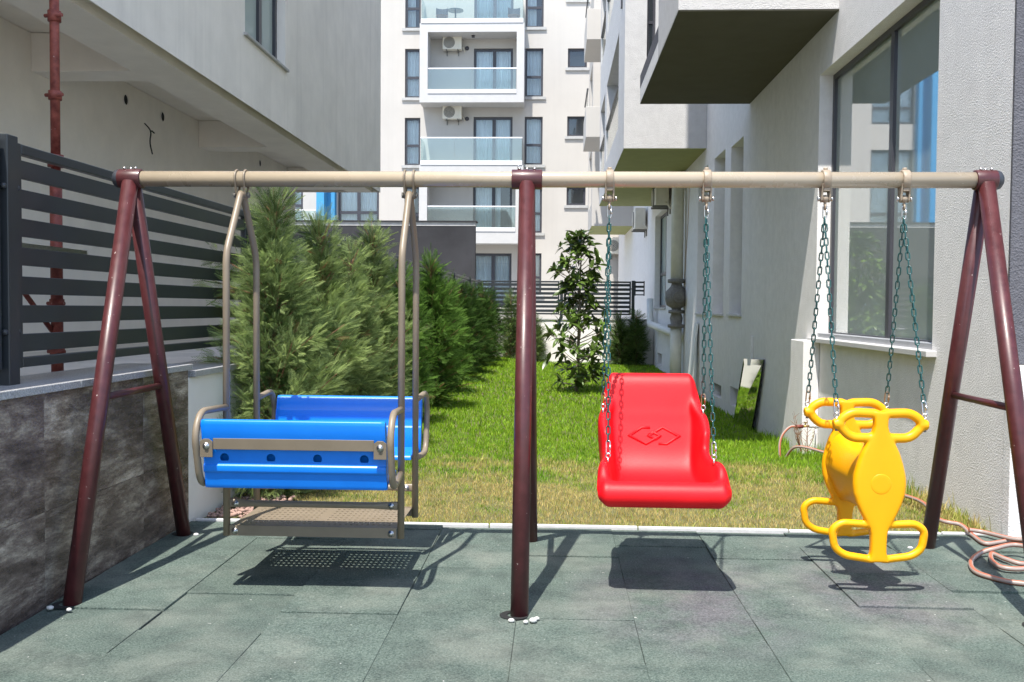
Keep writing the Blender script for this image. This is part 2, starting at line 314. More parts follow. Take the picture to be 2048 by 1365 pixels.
def obj(name, mb, m, parent=None, bev=0, sub=0, label=None, kind=None, seg=2, me=None):
    me = me or mb.mesh(name)
    o = bpy.data.objects.new(name, me); col.objects.link(o)
    if m and not me.materials: me.materials.append(MAT[m])
    if parent is not None: o.parent = parent; o.matrix_parent_inverse = Matrix.Translation(-Vector(parent['_at']))
    if bev:
        md = o.modifiers.new('bevel', 'BEVEL'); md.width = bev; md.segments = seg; md.limit_method = 'ANGLE'; md.angle_limit = R(40); md.harden_normals = False
    if sub: md = o.modifiers.new('sub', 'SUBSURF'); md.levels = sub; md.render_levels = sub
    if label: o['label'] = label
    if kind: o['kind'] = kind
    o['_at'] = (0., 0., 0.)
    return o
def thing(name, label, cat, at=(0, 0, 0), group=None):
    o = bpy.data.objects.new(name, None); col.objects.link(o); o.location = at; o['_at'] = tuple(float(x) for x in at); o.empty_display_size = .1
    o['label'] = label; o['category'] = cat
    if group: o['group'] = group
    return o
def tag(o, label, cat, group=None):
    o['label'] = label; o['category'] = cat
    if group: o['group'] = group
    return o
def dup(o, parent, m=None):                                     # copy of a part (shares its mesh)
    c = o.copy(); col.objects.link(c); c.parent = parent
    if m is not None: c.matrix_parent_inverse = m
    return c
def ss(a, b, x): t = min(1, max(0, (x - a) / (b - a))); return t * t * (3 - 2 * t)
def fillet(pts, r, n=5):                                        # rounded polyline
    pts = [Vector(p) for p in pts]; out = [pts[0]]
    for i in range(1, len(pts) - 1):
        a, p, b = pts[i - 1], pts[i], pts[i + 1]; u = (a - p); v = (b - p); rr = min(r, u.length * .48, v.length * .48)
        s = p + u.normalized() * rr; e = p + v.normalized() * rr
        for k in range(n + 1): t = k / n; out.append(s * (1 - t) ** 2 + p * (2 * t * (1 - t)) + e * t * t)
    return out + [pts[-1]]

# ================================================================ SETTING
def struct(name, mb, m, **k): return obj(name, mb, m, kind='structure', **k)
struct('ground', MB().add([(-300, -300, -.45), (300, -300, -.45), (300, 300, -.45), (-300, 300, -.45)], [(0, 1, 2, 3)]), 'ground_concrete')
def LW(y): return -2.20 + .0175 * (y - 4)                        # face of the left boundary wall
XR = 2.6; YB = 25.3; YK = 5.575
def lawn_z(x, y): return -.02 - .14 * ss(6.5, 12, y) * ss(-1.8, .2, x) - .11 * ss(7.5, 12.5, y) * ss(.6, 2.4, x) * (1 - .6 * ss(16, 25, y))
rows = []
for i in range(80):
    y = 5.63 + (YB + .2 - 5.63) * (i / 79) ** 1.4
    rows.append([(x, y, lawn_z(x, y)) for x in [LW(y) - .02 + (XR + .05 - LW(y)) * j / 24 for j in range(25)]])
struct('lawn', MB().grid(rows), 'soil')
struct('paving_bed', MB().box((-2.19, -9, -.42), (6, 5.57, -.034)), 'ground_concrete')
# rubber tiles, laid in columns with staggered joints
pav = bpy.data.objects.new('rubber_paving', None); col.objects.link(pav); pav['kind'] = 'structure'; pav['_at'] = (0., 0., 0.)
holes_at = []
def tile_mesh(x0, x1, y0, y1):
    me = MB().box((x0, y0, -.032), (x1, y1, 0)).mesh('rubber_tile'); return me
feet = [(-2.085, 3.965), (-.14, 3.955), (2.035, 3.965), (-2.09, 5.255), (-.125, 5.275), (2.05, 5.27)]
tmesh = None; nt_ = 0
xj = [-2.18, -1.66, -1.158, -.655, -.152, .343, .84, 1.345, 1.845, 2.345, 2.85, 3.35]
for c in range(len(xj) - 1):
    y0 = 3.435 + (.25 if c % 2 else 0) - .507 * (3 if xj[c] < 2.4 else 2)
    k = 0
    while y0 < YK - .02:
        y1 = min(y0 + .507, YK - .006)
        if y1 - y0 > .03:
            g = .0006
            o = obj('rubber_tile', None, 'rubber_tile', pav, bev=.0016, seg=1, me=tile_mesh(xj[c] + g, xj[c + 1] - g - (.011 if c == 0 and abs(y0 - 3.435) < .02 else 0), y0 + g, y1 - g))
            o.location.z = rnd.uniform(-.0022, .0014)
            o.rotation_euler = (rnd.uniform(-.0015, .0015), rnd.uniform(-.0015, .0015), 0)
        y0 += .507; k += 1
# kerb
kb = bpy.data.objects.new('kerb', None); col.objects.link(kb); kb['kind'] = 'structure'; kb['_at'] = (0., 0., 0.)
x = -2.16; 
while x < XR - .1:
    x1 = min(x + rnd.choice((.88, .9)), XR - .03); obj('kerb_stone', MB().box((x + .003, YK, -.3), (x1 - .003, YK + .032, .014 + rnd.uniform(-.003, .003))), 'kerb_white', kb, bev=.006); x = x1
# gravel strip at the foot of the white wall
gm = MB(); rg = random.Random(3)
for i in range(420):
    px = rg.uniform(-2.14, -1.75); py = rg.uniform(5.68, 6.35) ; 
    if px > -1.75 - (py - 5.7) * .1 and rg.random() < .5: continue
    r = rg.uniform(.008, .02); gm.sphere((px, py, lawn_z(px, py) + r * .5 + .02), r, 5, 3, (1, rg.uniform(.6, 1), .7))
obj('gravel', gm, 'gravel_pink', kind='stuff')['label'] = 'pinkish gravel at the foot of the white wall'

# ---------------------------------------------------------------- left boundary wall
def P_left(y, d, z): return (LW(y) + d, y, z)
lw = thing('boundary_wall', 'low boundary wall clad in dark veined stone panels with a grey terrazzo coping', 'wall', (LW(5), 5, 0))
def lbox(mb, y0, y1, d0, d1, z0, z1):                            # box that follows the wall line
    vs = [P_left(y0, d0, z0), P_left(y0, d1, z0), P_left(y1, d1, z0), P_left(y1, d0, z0), P_left(y0, d0, z1), P_left(y0, d1, z1), P_left(y1, d1, z1), P_left(y1, d0, z1)]
    return mb.add(vs, [(3, 2, 1, 0), (4, 5, 6, 7), (0, 1, 5, 4), (1, 2, 6, 5), (2, 3, 7, 6), (3, 0, 4, 7)])
YC = 5.52                                                        # end of the cladding
obj('core', lbox(MB(), -6, YC, -.34, -.022, -.42, .915), 'concrete_cap', lw)
yy = [-6, -5.1, -4.2, -3.3, -2.4, -1.5, -.6, .3, 1.2, 2.1, 3.0, 3.98, 4.93, YC]
for i in range(len(yy) - 1):
    for z0, z1 in ((-.03, .4), (.4012, .915)):
        obj('stone_panel', lbox(MB(), yy[i] + .0006, yy[i + 1] - .0006, -.0205, rnd.uniform(-.0006, .0006), z0, z1), 'dark_stone', lw, bev=.0008, seg=1)
cop = [-6, -4, -2, .2, 2.2, 4.25, YC + .02]
for i in range(6): obj('coping_stone', lbox(MB(), cop[i] + .002, cop[i + 1] - .002, -.40, .022, .918, .952), 'terrazzo', lw, bev=.003)
ww = thing('boundary_wall', 'white plastered continuation of the boundary wall behind the hedge', 'wall', (LW(10), 10, -.1))
obj('wall_body', lbox(MB(), YC + .003, YB + .22, -.34, -.004, -.42, .87), 'plaster_white', ww, bev=.004)
yc = [YC + .03, 7.5, 9.5, 11.5, 13.5, 15.5, 17.5, 19.5, 21.5, 23.5, YB + .2]
for i in range(10): obj('coping_stone', lbox(MB(), yc[i] + .002, yc[i + 1] - .002, -.39, .03, .873, .91), 'terrazzo', ww, bev=.003)

def fence(root, P, posts, zb, zt, n, gap_end=.06):
    """posts: positions along; P(u, d, z); every post, frame bar and slat its own part"""
    def fb(name, u0, u1, d0, d1, z0, z1, bev=.003):
        m = MB(); vs = [P(u0, d0, z0), P(u1, d0, z0), P(u1, d1, z0), P(u0, d1, z0), P(u0, d0, z1), P(u1, d0, z1), P(u1, d1, z1), P(u0, d1, z1)]
        m.add(vs, [(3, 2, 1, 0), (4, 5, 6, 7), (0, 1, 5, 4), (1, 2, 6, 5), (2, 3, 7, 6), (3, 0, 4, 7)]); return obj(name, m, 'fence_metal', root, bev=bev, seg=1)
    for i, u in enumerate(posts):
        fb('post', u - .04, u + .04, -.04, .04, zb - .095, zt + .02)
        fb('base_plate', u - .08, u + .08, -.075, .075, zb - .112, zb - .0955)
        for a, b in ((-.062, .058), (.062, .058)):
            m = MB(); q = Vector(P(u + a, b, zb - .0955)); m.cyl(q, q + Vector((0, 0, .016)), .011, 6); obj('bolt', m, 'steel', root)
        if i == len(posts) - 1: break
        a, b = u + .04 + .018, posts[i + 1] - .04 - .018
        fb('frame_bar', a, a + .04, -.02, .02, zb, zt); fb('frame_bar', b - .04, b, -.02, .02, zb, zt)
        fb('frame_bar', a + .0405, b - .0405, -.0195, .0195, zt - .045, zt - .001); fb('frame_bar', a + .0405, b - .0405, -.0195, .0195, zb + .001, zb + .045)
        pitch = (zt - zb - .09) / n; hgt = pitch * .62; m = None
        for k in range(n):
            zc = zb + .045 + pitch * (k + .5) + pitch * .0
            fb('slat', a + .0405, b - .0405, -.012, .012, zc - hgt / 2, zc + hgt / 2, .002)
        for zz in (zb + .16, zt - .2):
            for uu, s in ((u + .04, 1), (posts[i + 1] - .04, -1)):
                m = MB(); q = Vector(P(uu, 0, zz)); e = Vector(P(uu + s * .018, 0, zz)); m.cyl(q, e, .013, 8)
                q = Vector(P(uu + s * .009, .028, zz)); m.sphere(q, .014, 8, 5)
                obj('bracket', m, 'fence_metal', root)
fr = thing('slat_fence', 'dark grey horizontal slat fence on the left boundary wall', 'fence', (LW(8) - .16, 8, .95))
fposts = [-2.09, .94, 3.97, 7.02, 10.1, 13.2, 16.3, 19.4, 22.4, 25.25]
fence(fr, lambda u, d, z: (LW(u) - .16 + d, u, z), fposts, 1.02, 2.0, 7)
# ---------------------------------------------------------------- back wall and fence
bw = thing('garden_wall', 'low white wall closing the far end of the lawn', 'wall', (.3, YB, -.2))
obj('wall_body', MB().box((LW(YB) - .0, YB, -.42), (XR - .003, YB + .2, .99)), 'plaster_white', bw, bev=.004)
obj('coping_stone', MB().box((LW(YB) + .01, YB - .03, .992), (XR - .01, YB + .23, 1.03)), 'trim_white', bw, bev=.004)
bf = thing('slat_fence', 'black horizontal slat fence on the white wall at the far end of the lawn', 'fence', (.3, YB + .1, 1.03))
def bx(px): return gy(px, 600, YB + .1).x
fence(bf, lambda u, d, z: (u, YB + .1 - d, z), [bx(958), bx(1123), bx(1266)], 1.13, 2.03, 7)
xa, xb = bx(1269), bx(1289)
for z0, z1 in ((1.985, 2.03), (1.86, 1.92), (1.76, 1.81), (1.66, 1.69)): obj('slat', MB().box((xa + .03, YB + .085, z0), (xb - .03, YB + .115, z1)), 'fence_metal', bf)
for a in (xa, xb - .03): obj('frame_bar', MB().box((a, YB + .08, 1.65), (a + .029, YB + .12, 2.04)), 'fence_metal', bf)

# ---------------------------------------------------------------- building on the left (overhanging upper floors)
def window(parent, axis, const, a, b, c, d, mull=(), trans=(), fw=.06, fd=.07, curt=True, gmat='glass_far', sgn=1, label=None, cfrac=(0, 1), cdep=.22):
    """frame and pane in an opening; axis/const: plane of the frame front, sgn: direction into the building"""
    P = (lambda u, z, q: (const + sgn * q, u, z)) if axis == 'x' else (lambda u, z, q: (u, const + sgn * q, z))
    def bb(m, u0, u1, z0, z1, q0, q1):
        p = [P(u, z, q) for q in (q0, q1) for u, z in ((u0, z0), (u1, z0), (u1, z1), (u0, z1))]
        m.add(p, [(0, 1, 2, 3), (7, 6, 5, 4), (0, 4, 5, 1), (1, 5, 6, 2), (2, 6, 7, 3), (3, 7, 4, 0)])
    m = MB(); e = .002
    bb(m, a + e, a + fw, c + e, d - e, 0, fd); bb(m, b - fw, b - e, c + e, d - e, 0, fd)
    bb(m, a + fw, b - fw, c + e, c + fw, .001, fd - .001); bb(m, a + fw, b - fw, d - fw, d - e, .001, fd - .001)
    for u in mull: bb(m, u - fw * .7, u + fw * .7, c + fw, d - fw, .002, fd - .002)
    for z in trans: bb(m, a + fw, b - fw, z - fw * .6, z + fw * .6, .003, fd - .003)
    fo = obj('window', m, 'frame_dark', parent, label=label)
    g = MB(); g.add([P(a + fw * .5, c + fw * .5, fd * .5), P(b - fw * .5, c + fw * .5, fd * .5), P(b - fw * .5, d - fw * .5, fd * .5), P(a + fw * .5, d - fw * .5, fd * .5)], [(0, 1, 2, 3)])
    obj('pane', g, gmat, fo)
    if curt:
        u0 = a + (b - a) * cfrac[0]; u1 = a + (b - a) * cfrac[1]; nn = max(24, int((u1 - u0) / .022)); rows = [[], []]
        ph = rnd.uniform(0, 6)
        for i in range(nn + 1):
            u = u0 + (u1 - u0) * i / nn; q = cdep + .035 * math.sin(u * 52 + ph + 1.5 * math.sin(u * 9)) + .015 * math.sin(u * 131)
            rows[0].append(P(u, c + .02, q)); rows[1].append(P(u, d - .01, q))
        obj('curtain', MB().grid(rows), 'curtain', fo)
    return fo
LX = -3.2; LZ = 3.38; LE = 17.2; LT = 7.6
lb = thing('apartment_building', 'grey-white building with overhanging upper floor above the slat fence', 'building', (LX - 2, 8, 0))
wa, wb_, wc = 9.67, 10.77, 4.09
m = MB().wall('x', LX, -3, LE, LZ, LT, [(wa, wb_ + .35, wc, 5.6)], -.14)
m.add([(LX, LE, LZ), (-12, LE, LZ), (-12, LE, LT), (LX, LE, LT)], [(0, 1, 2, 3)]).add([(LX, -3, LZ), (-12, -3, LZ), (-12, -3, LT), (LX, -3, LT)], [(0, 1, 2, 3)])
m.add([(LX, -3, LT), (LX, LE, LT), (-12, LE, LT), (-12, -3, LT)], [(0, 1, 2, 3)])
obj('wall', m, 'plaster_left', lb, label='shaded upper wall with rain streaks')
window(lb, 'x', LX - .1, wa, wb_ + .35, wc, 5.6, mull=(10.5,), fw=.07, sgn=-1, gmat='glass_window', curt=False)
obj('window_sill', MB().box((LX - .14, wa - .05, wc - .03), (LX + .035, wb_ + .4, wc - .001)), 'concrete_cap', lb, bev=.003)
obj('interior', MB().box((LX - 2.5, wa - .5, wc - .25), (LX - .16, wb_ + 1, 6.2)), 'interior_dark', lb)
LWL = -4.75; LI = -3.8
obj('edge_beam', MB().box((LI, -2.9, LZ + .003), (LX - .145, LE - .002, LZ + .42)), 'plaster_under', lb, bev=.004)
obj('soffit', MB().box((LWL - .2, -2.9, LZ + .37), (LI - .003, LE - .003, LZ + .418)), 'plaster_under', lb)
for y0 in (.45, 4.45, 8.43, 12.45, 16.6): obj('cross_beam', MB().box((LWL + .001, y0, LZ + .02), (LI - .004, y0 + .38, LZ + .365)), 'plaster_under', lb, bev=.004)
obj('ground_floor_wall', MB().box((LWL - 6, -3, -.44), (LWL, LE - .05, LZ + .366)), 'plaster_under', lb)
for px, py, r in ((250, 200, .055), (324, 234, .055), (519, 327, .05)):
    p = gx(px, py, LWL); m = MB(); m.lathe([(r * 1.12, .002), (r * 1.12, .014), (r, .014), (r, .004)], p, (1, 0, 0), 18); ho = obj('vent_hole', m, 'plaster_left', lb)
    m = MB(); m.lathe([(r, .006), (.0005, .006)], p, (1, 0, 0), 18); obj('opening', m, 'black_hole', ho)
p0 = gx(289, 247, LWL + .02); p1 = gx(303, 262, LWL + .1); p2 = gx(299, 285, LWL + .09); p3 = gx(305, 309, LWL + .1); p4 = gx(309, 267, LWL + .12)
m = MB(); m.tube(fillet([p0, p1, p2, p3], .1), .008, 6); m.tube([p1, p4], .008, 6); obj('cable', m, 'cable_black', lb)
struct('bounce_terrace', MB().box((LWL + .002, -6, -.44), (-2.56, LE - .1, .86)), 'terrace_concrete')  # raised ground, added pale to bounce light up under the overhang
# steel prop and scaffold bay behind the fence
pr_ = thing('steel_prop', 'rusty red steel prop standing behind the fence under the overhang', 'prop', (-2.95, 4.9, .86))
q = gx(112, 400, -2.85); py_ = q.y
m = MB(); m.cyl((-2.85, py_, .858), (-2.85, py_, 2.05), .033, 14).cyl((-2.85, py_, 2.0), (-2.85, py_, LZ + .2), .026, 14); obj('tube', m, 'prop_red', pr_)
for zz, rr, hh in ((2.08, .043, .07), (2.46, .036, .05), (1.0, .04, .06), (1.28, .04, .05), (2.9, .036, .06), (2.02, .05, .03)):
    m = MB(); m.cyl((-2.85, py_, zz), (-2.85, py_, zz + hh), rr, 12); m.cyl((-2.9, py_ - .01, zz + hh / 2), (-2.79, py_ - .03, zz + hh / 2), .011, 8); obj('collar', m, 'prop_red', pr_)
q0 = gx(45, 590, -2.85); q1 = gx(104, 655, -2.85)
m = MB(); m.tube([(-2.87, q0.y - .3, q0.z + .28), (-2.87, py_ - .02, q1.z - .02)], .014, 8); obj('brace', m, 'prop_red', pr_)
sc_ = thing('scaffold_board', 'wooden scaffold board resting on the red prop behind the fence', 'board', (-2.95, 3.6, 1.5))
zz = gx(80, 508, -2.85).z; obj('plank', MB().box((-3.0, 2.6, zz - .02), (-2.7, py_ + .04, zz + .015)), 'plank_wood', sc_, bev=.003)
obj('steel_edge', MB().box((-2.698, 2.6, zz - .025), (-2.69, py_ + .04, zz + .03)), 'steel', sc_)

# ---------------------------------------------------------------- building on the right
rb = thing('apartment_building', 'grey rough-rendered building on the right with projecting bays over the lawn', 'building', (XR + 3, 15, 0))
RY0 = 5.585; RY1 = 39.6; RT = 12.5
BZ = 4.09
b1 = (8.995, 13.03); b2 = (16.71, 26.0); b3 = (32.2, 36.0)
XB = 1.12
win_main = (6.66, 9.61, 1.03, 3.63)
narrow = [(13.42, 14.35, 1.235, 3.72), (14.85, 15.85, 1.235, 3.78), (16.5, 17.6, 1.235, 3.78)]
w3 = (22.5, 25.1, 1.34, 3.72)
base = [(13.42, 14.14, -.10, .17), (14.9, 15.7, -.10, .11), (20.6, 21.6, -.1, .2), (23.2, 24.2, -.1, .2)]
up = [(10.2, 12.3, 4.7, 6.6), (13.6, 15.8, 5.0, 6.6)]
m = MB().wall('x', XR, RY0, RY1, -.44, RT, [win_main] + narrow + [w3] + base + up, .2)
m.add([(XR, RY0, RT), (XR, RY1, RT), (14, RY1, RT), (14, RY0, RT)], [(0, 1, 2, 3)]).add([(14, RY0, RT), (14, RY1, RT), (14, RY1, -.44), (14, RY0, -.44)], [(0, 1, 2, 3)]).add([(XR, RY1, -.44), (14, RY1, -.44), (14, RY1, RT), (XR, RY1, RT)], [(0, 1, 2, 3)])
obj('wall', m, 'plaster_right', rb)
obj('charcoal_wall', MB().box((XR + .001, RY0 - .02, 1.0), (14, RY0 - .002, RT)), 'charcoal_right', rb, label='charcoal rendered end wall at the right edge')
obj('plinth', MB().box((XR - .004, RY0 - .09, -.40), (14, RY0 - .004, .995)), 'plaster_right', rb, bev=.006)
# main window with its room
window(rb, 'x', XR + .13, *win_main, mull=(7.95,), fw=.055, fd=.06, curt=False, gmat='glass_window', label='large aluminium window reflecting the houses opposite')
m = MB().add([(XR + .205, 5.9, .6), (6.5, 5.9, .6), (6.5, 11, .6), (XR + .205, 11, .6)], [(0, 1, 2, 3)]).add([(XR + .205, 5.9, 4), (6.5, 5.9, 4), (6.5, 11, 4), (XR + .205, 11, 4)], [(0, 1, 2, 3)])
for a in (5.9, 11): m.add([(XR + .205, a, .6), (6.5, a, .6), (6.5, a, 4), (XR + .205, a, 4)], [(0, 1, 2, 3)])
m.add([(6.5, 5.9, .6), (6.5, 11, .6), (6.5, 11, 4), (6.5, 5.9, 4)], [(0, 1, 2, 3)]); obj('room', m, 'interior', rb)
obj('room_partition', MB().box((4.2, 8.9, .61), (4.35, 10.99, 3.99)), 'interior', rb)
obj('window_sill', MB().box((XR - .07, win_main[0] - .08, .985), (XR + .135, win_main[1] + .06, 1.028)), 'trim_white', rb, bev=.005)
obj('sill_flashing', MB().box((XR + .02, win_main[0] + .002, 1.0285), (XR + .129, win_main[1] - .002, 1.075)), 'alu', rb, bev=.003)
for h in narrow:
    window(rb, 'x', XR + .2, *h, fw=.05, fd=.05, curt=False, gmat='glass_window'); obj('window_sill', MB().box((XR - .035, h[0] - .03, h[2] - .035), (XR + .19, h[1] + .03, h[2] - .001)), 'trim_white', rb, bev=.004)
window(rb, 'x', XR + .14, *w3, mull=(23.8,), trans=(2.2,), fw=.06, curt=False, gmat='glass_window'); obj('window_sill', MB().box((XR - .04, w3[0] - .04, w3[2] - .04), (XR + .135, w3[1] + .04, w3[2] - .001)), 'trim_white', rb, bev=.004)
for h in up: window(rb, 'x', XR + .15, *h, mull=((h[0] + h[1]) / 2,), fw=.06, curt=False, gmat='glass_window')
for h in narrow + [w3] + up: obj('interior', MB().box((XR + .26, h[0] - .2, h[2] - .3), (XR + 2, h[1] + .2, h[3] + .2)), 'interior_dark', rb)
for h in base:
    obj('basement_opening', MB().box((XR + .17, h[0] - .1, h[2] - .2), (XR + .19, h[1] + .1, h[3] + .1)), 'black_hole', rb)
obj('pilaster', MB().box((XR - .16, 9.43, -.40), (XR - .002, 9.93, 1.0)), 'plaster_right', rb, bev=.008)
obj('buttress', MB().add([(XR - .001, 12.55, -.4), (XR - .001, 12.75, -.4), (XR - .05, 12.75, -.4), (XR - .05, 12.55, -.4), (XR - .001, 12.55, .95), (XR - .001, 12.75, .95), (XR - .03, 12.75, .95), (XR - .03, 12.55, .95)], [(0, 1, 2, 3), (7, 6, 5, 4), (0, 4, 5, 1), (1, 5, 6, 2), (2, 6, 7, 3), (3, 7, 4, 0)]), 'plaster_right', rb)
# first bay: closed box near the camera, open balcony behind a low parapet, full floor above
y0, y1 = b1; ym_ = 10.75
def shell(x0, x1, y0, y1, z0, z1): return MB().box((x0, y0, z0), (x1, y1, z1))
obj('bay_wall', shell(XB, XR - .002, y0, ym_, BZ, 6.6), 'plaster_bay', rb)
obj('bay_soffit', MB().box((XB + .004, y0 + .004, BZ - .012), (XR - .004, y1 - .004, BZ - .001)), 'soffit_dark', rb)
obj('balcony_floor', MB().box((XB + .002, ym_ + .002, BZ), (XR - .003, y1, BZ + .2)), 'plaster_right', rb)
obj('parapet', MB().box((XB, ym_ + .002, BZ + .202), (XB + .12, y1, BZ + .37)), 'charcoal_right', rb)
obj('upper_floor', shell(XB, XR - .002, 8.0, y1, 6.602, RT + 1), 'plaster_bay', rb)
# second bay: glazed loggias on its left face, a slot window in its front
y0, y1 = b2; XC = 1.165
sx0 = gy(1294, 60, y0).x; sx1 = gy(1311, 60, y0).x
los = [(18.3, 22.6, 4.75, 6.55), (18.3, 22.6, 7.75, 9.55), (23.4, 25.6, 4.75, 6.55), (23.4, 25.6, 7.75, 9.55), (18.3, 22.6, 10.7, 12.2)]
m = MB().wall('x', XC, y0, y1, BZ + .01, RT, los, .8)
m.wall('y', y0, XC, XR - .003, BZ + .01, RT, [(sx0, sx1, 5.5, 9.2)], .15)
m.add([(XC, y1, BZ), (XR - .003, y1, BZ), (XR - .003, y1, RT), (XC, y1, RT)], [(0, 1, 2, 3)]).add([(XC, y0, RT), (XR - .003, y0, RT), (XR - .003, y1, RT), (XC, y1, RT)], [(0, 1, 2, 3)])
obj('bay_wall', m, 'plaster_bay', rb); obj('bay_soffit', MB().box((XC + .004, y0 + .004, BZ), (XR - .004, y1 - .004, BZ + .06)), 'soffit_bounce', rb)
window(rb, 'y', y0 + .1, sx0, sx1, 5.5, 9.2, trans=(6.3, 7.4), fw=.04, curt=False); obj('interior', MB().box((sx0 - .2, y0 + .2, 5), (sx1 + .2, y0 + .9, 9.6)), 'interior_dark', rb)
for h in los:
    obj('loggia_back', MB().box((XC + .79, h[0] - .1, h[2] - .1), (XC + .805, h[1] + .1, h[3] + .1)), 'interior', rb)
    gl = obj('balustrade_glass', MB().box((XC + .02, h[0] + .01, h[2] + .02), (XC + .032, h[1] - .01, h[2] + .75)), 'glass_balcony', rb)
    obj('hand_rail', MB().box((XC - .02, h[0] + .003, h[2] + .752), (XC + .05, h[1] - .003, h[2] + .79)), 'frame_dark', gl)
obj('drip_rail', MB().box((XC - .03, 17.4, 6.75), (XC - .003, 17.5, 7.6)), 'frame_dark', rb)
# third bay
y0, y1 = b3; XD = 1.2
los = [(32.9, 35.3, 4.9, 6.8), (32.9, 35.3, 7.8, 9.7)]
m = MB().wall('x', XD, y0, y1, BZ + .01, RT, los, .7); m.add([(XD, y0, BZ), (XR - .003, y0, BZ), (XR - .003, y0, RT), (XD, y0, RT)], [(0, 1, 2, 3)]).add([(XD, y1, BZ), (XR - .003, y1, BZ), (XR - .003, y1, RT), (XD, y1, RT)], [(0, 1, 2, 3)]).add([(XD, y0, RT), (XR - .003, y0, RT), (XR - .003, y1, RT), (XD, y1, RT)], [(0, 1, 2, 3)])
obj('bay_wall', m, 'plaster_far', rb); obj('bay_soffit', MB().box((XD + .004, y0 + .004, BZ), (XR - .004, y1 - .004, BZ + .06)), 'soffit_bounce', rb)
for h in los: obj('loggia_back', MB().box((XD + .69, h[0] - .1, h[2] - .1), (XD + .705, h[1] + .1, h[3] + .1)), 'interior', rb)
# small balconies between the second and third bay
for z0 in (6.35, 9.2):
    bo = obj('balcony_slab', MB().box((XD - .35, 28.2, z0), (XR - .003, 30.8, z0 + .9)), 'plaster_far', rb, bev=.01)
    obj('hand_rail', MB().box((XD - .33, 28.25, z0 + 1.4), (XD - .28, 30.75, z0 + 1.44)), 'frame_dark', bo)
    obj('balustrade_glass', MB().box((XD - .31, 28.25, z0 + .905), (XD - .30, 30.75, z0 + 1.4)), 'glass_balcony', bo)

# ---------------------------------------------------------------- far apartment block
FY = 40.0
fb_ = thing('apartment_building', 'white apartment block with glass balconies beyond the far end of the lawn', 'building', (-3, FY + 3, 0))
def fx(px, y=FY): return gy(px, 400, y).x
def fz(py, px=950, y=FY): return gy(px, py, y).z
fx0, fx1, ftop = fx(761), 14., 17.
wins = []
def fr_(x0, x1, y0, y1): return (fx(x0), fx(x1), fz(y1, (x0 + x1) / 2), fz(y0, (x0 + x1) / 2))
lefts = [fr_(809, 840, y0, y1) for y0, y1 in ((-40, 57), (98, 196), (236, 331), (374, 470))]
rights = [fr_(1048, 1084, y0, y1) for y0, y1 in ((-42, 55), (97, 194), (234, 330), (373, 466), (507, 590))]
smalls = [fr_(1133, 1171, y0, y1) for y0, y1 in ((-40, 0), (97, 136), (233, 273), (374, 411))]
doors = [fr_(946, 1024, y0, y1) for y0, y1 in ((-40, 44), (97, 196), (234, 333), (370, 472), (507, 612))]
m = MB().wall('y', FY, fx0, fx1, -.44, ftop, lefts + rights + smalls + doors, .18)
m.add([(fx0, FY, -.44), (fx0, FY + 9, -.44), (fx0, FY + 9, ftop), (fx0, FY, ftop)], [(0, 1, 2, 3)]).add([(fx0, FY, ftop), (fx1, FY, ftop), (fx1, FY + 9, ftop), (fx0, FY + 9, ftop)], [(0, 1, 2, 3)]).add([(fx0, FY + 9, -.44), (fx1, FY + 9, -.44), (fx1, FY + 9, ftop), (fx0, FY + 9, ftop)], [(0, 1, 2, 3)])
m.add([(fx1, FY, -.44), (fx1, FY + 9, -.44), (fx1, FY + 9, ftop), (fx1, FY, ftop)], [(0, 1, 2, 3)]); obj('wall', m, 'plaster_far', fb_)
for h in lefts + rights:
    window(fb_, 'y', FY + .1, *h, trans=(h[2] + (h[3] - h[2]) * .42,), fw=.085, fd=.07, cfrac=(rnd.choice((0, 0, .25)), rnd.choice((1, 1, .6))), cdep=rnd.uniform(.14, .3))
    obj('window_sill', MB().box((h[0] - .12, FY - .07, h[2] - .12), (h[1] + .12, FY + .09, h[2] - .003)), 'concrete_cap', fb_)
for h in smalls:
    window(fb_, 'y', FY + .1, *h, fw=.09, fd=.07, curt=False); obj('window_sill', MB().box((h[0] - .1, FY - .07, h[2] - .12), (h[1] + .1, FY + .09, h[2] - .003)), 'concrete_cap', fb_)
for h in doors: window(fb_, 'y', FY + .1, *h, mull=((h[0] + h[1]) / 2 + .04,), fw=.1, fd=.07, cfrac=(0, rnd.choice((.7, 1))))
obj('interior', MB().box((fx0 + .3, FY + .75, -.4), (fx1 - .3, FY + .8, ftop - .3)), 'interior_dark', fb_)
YF = 38.93
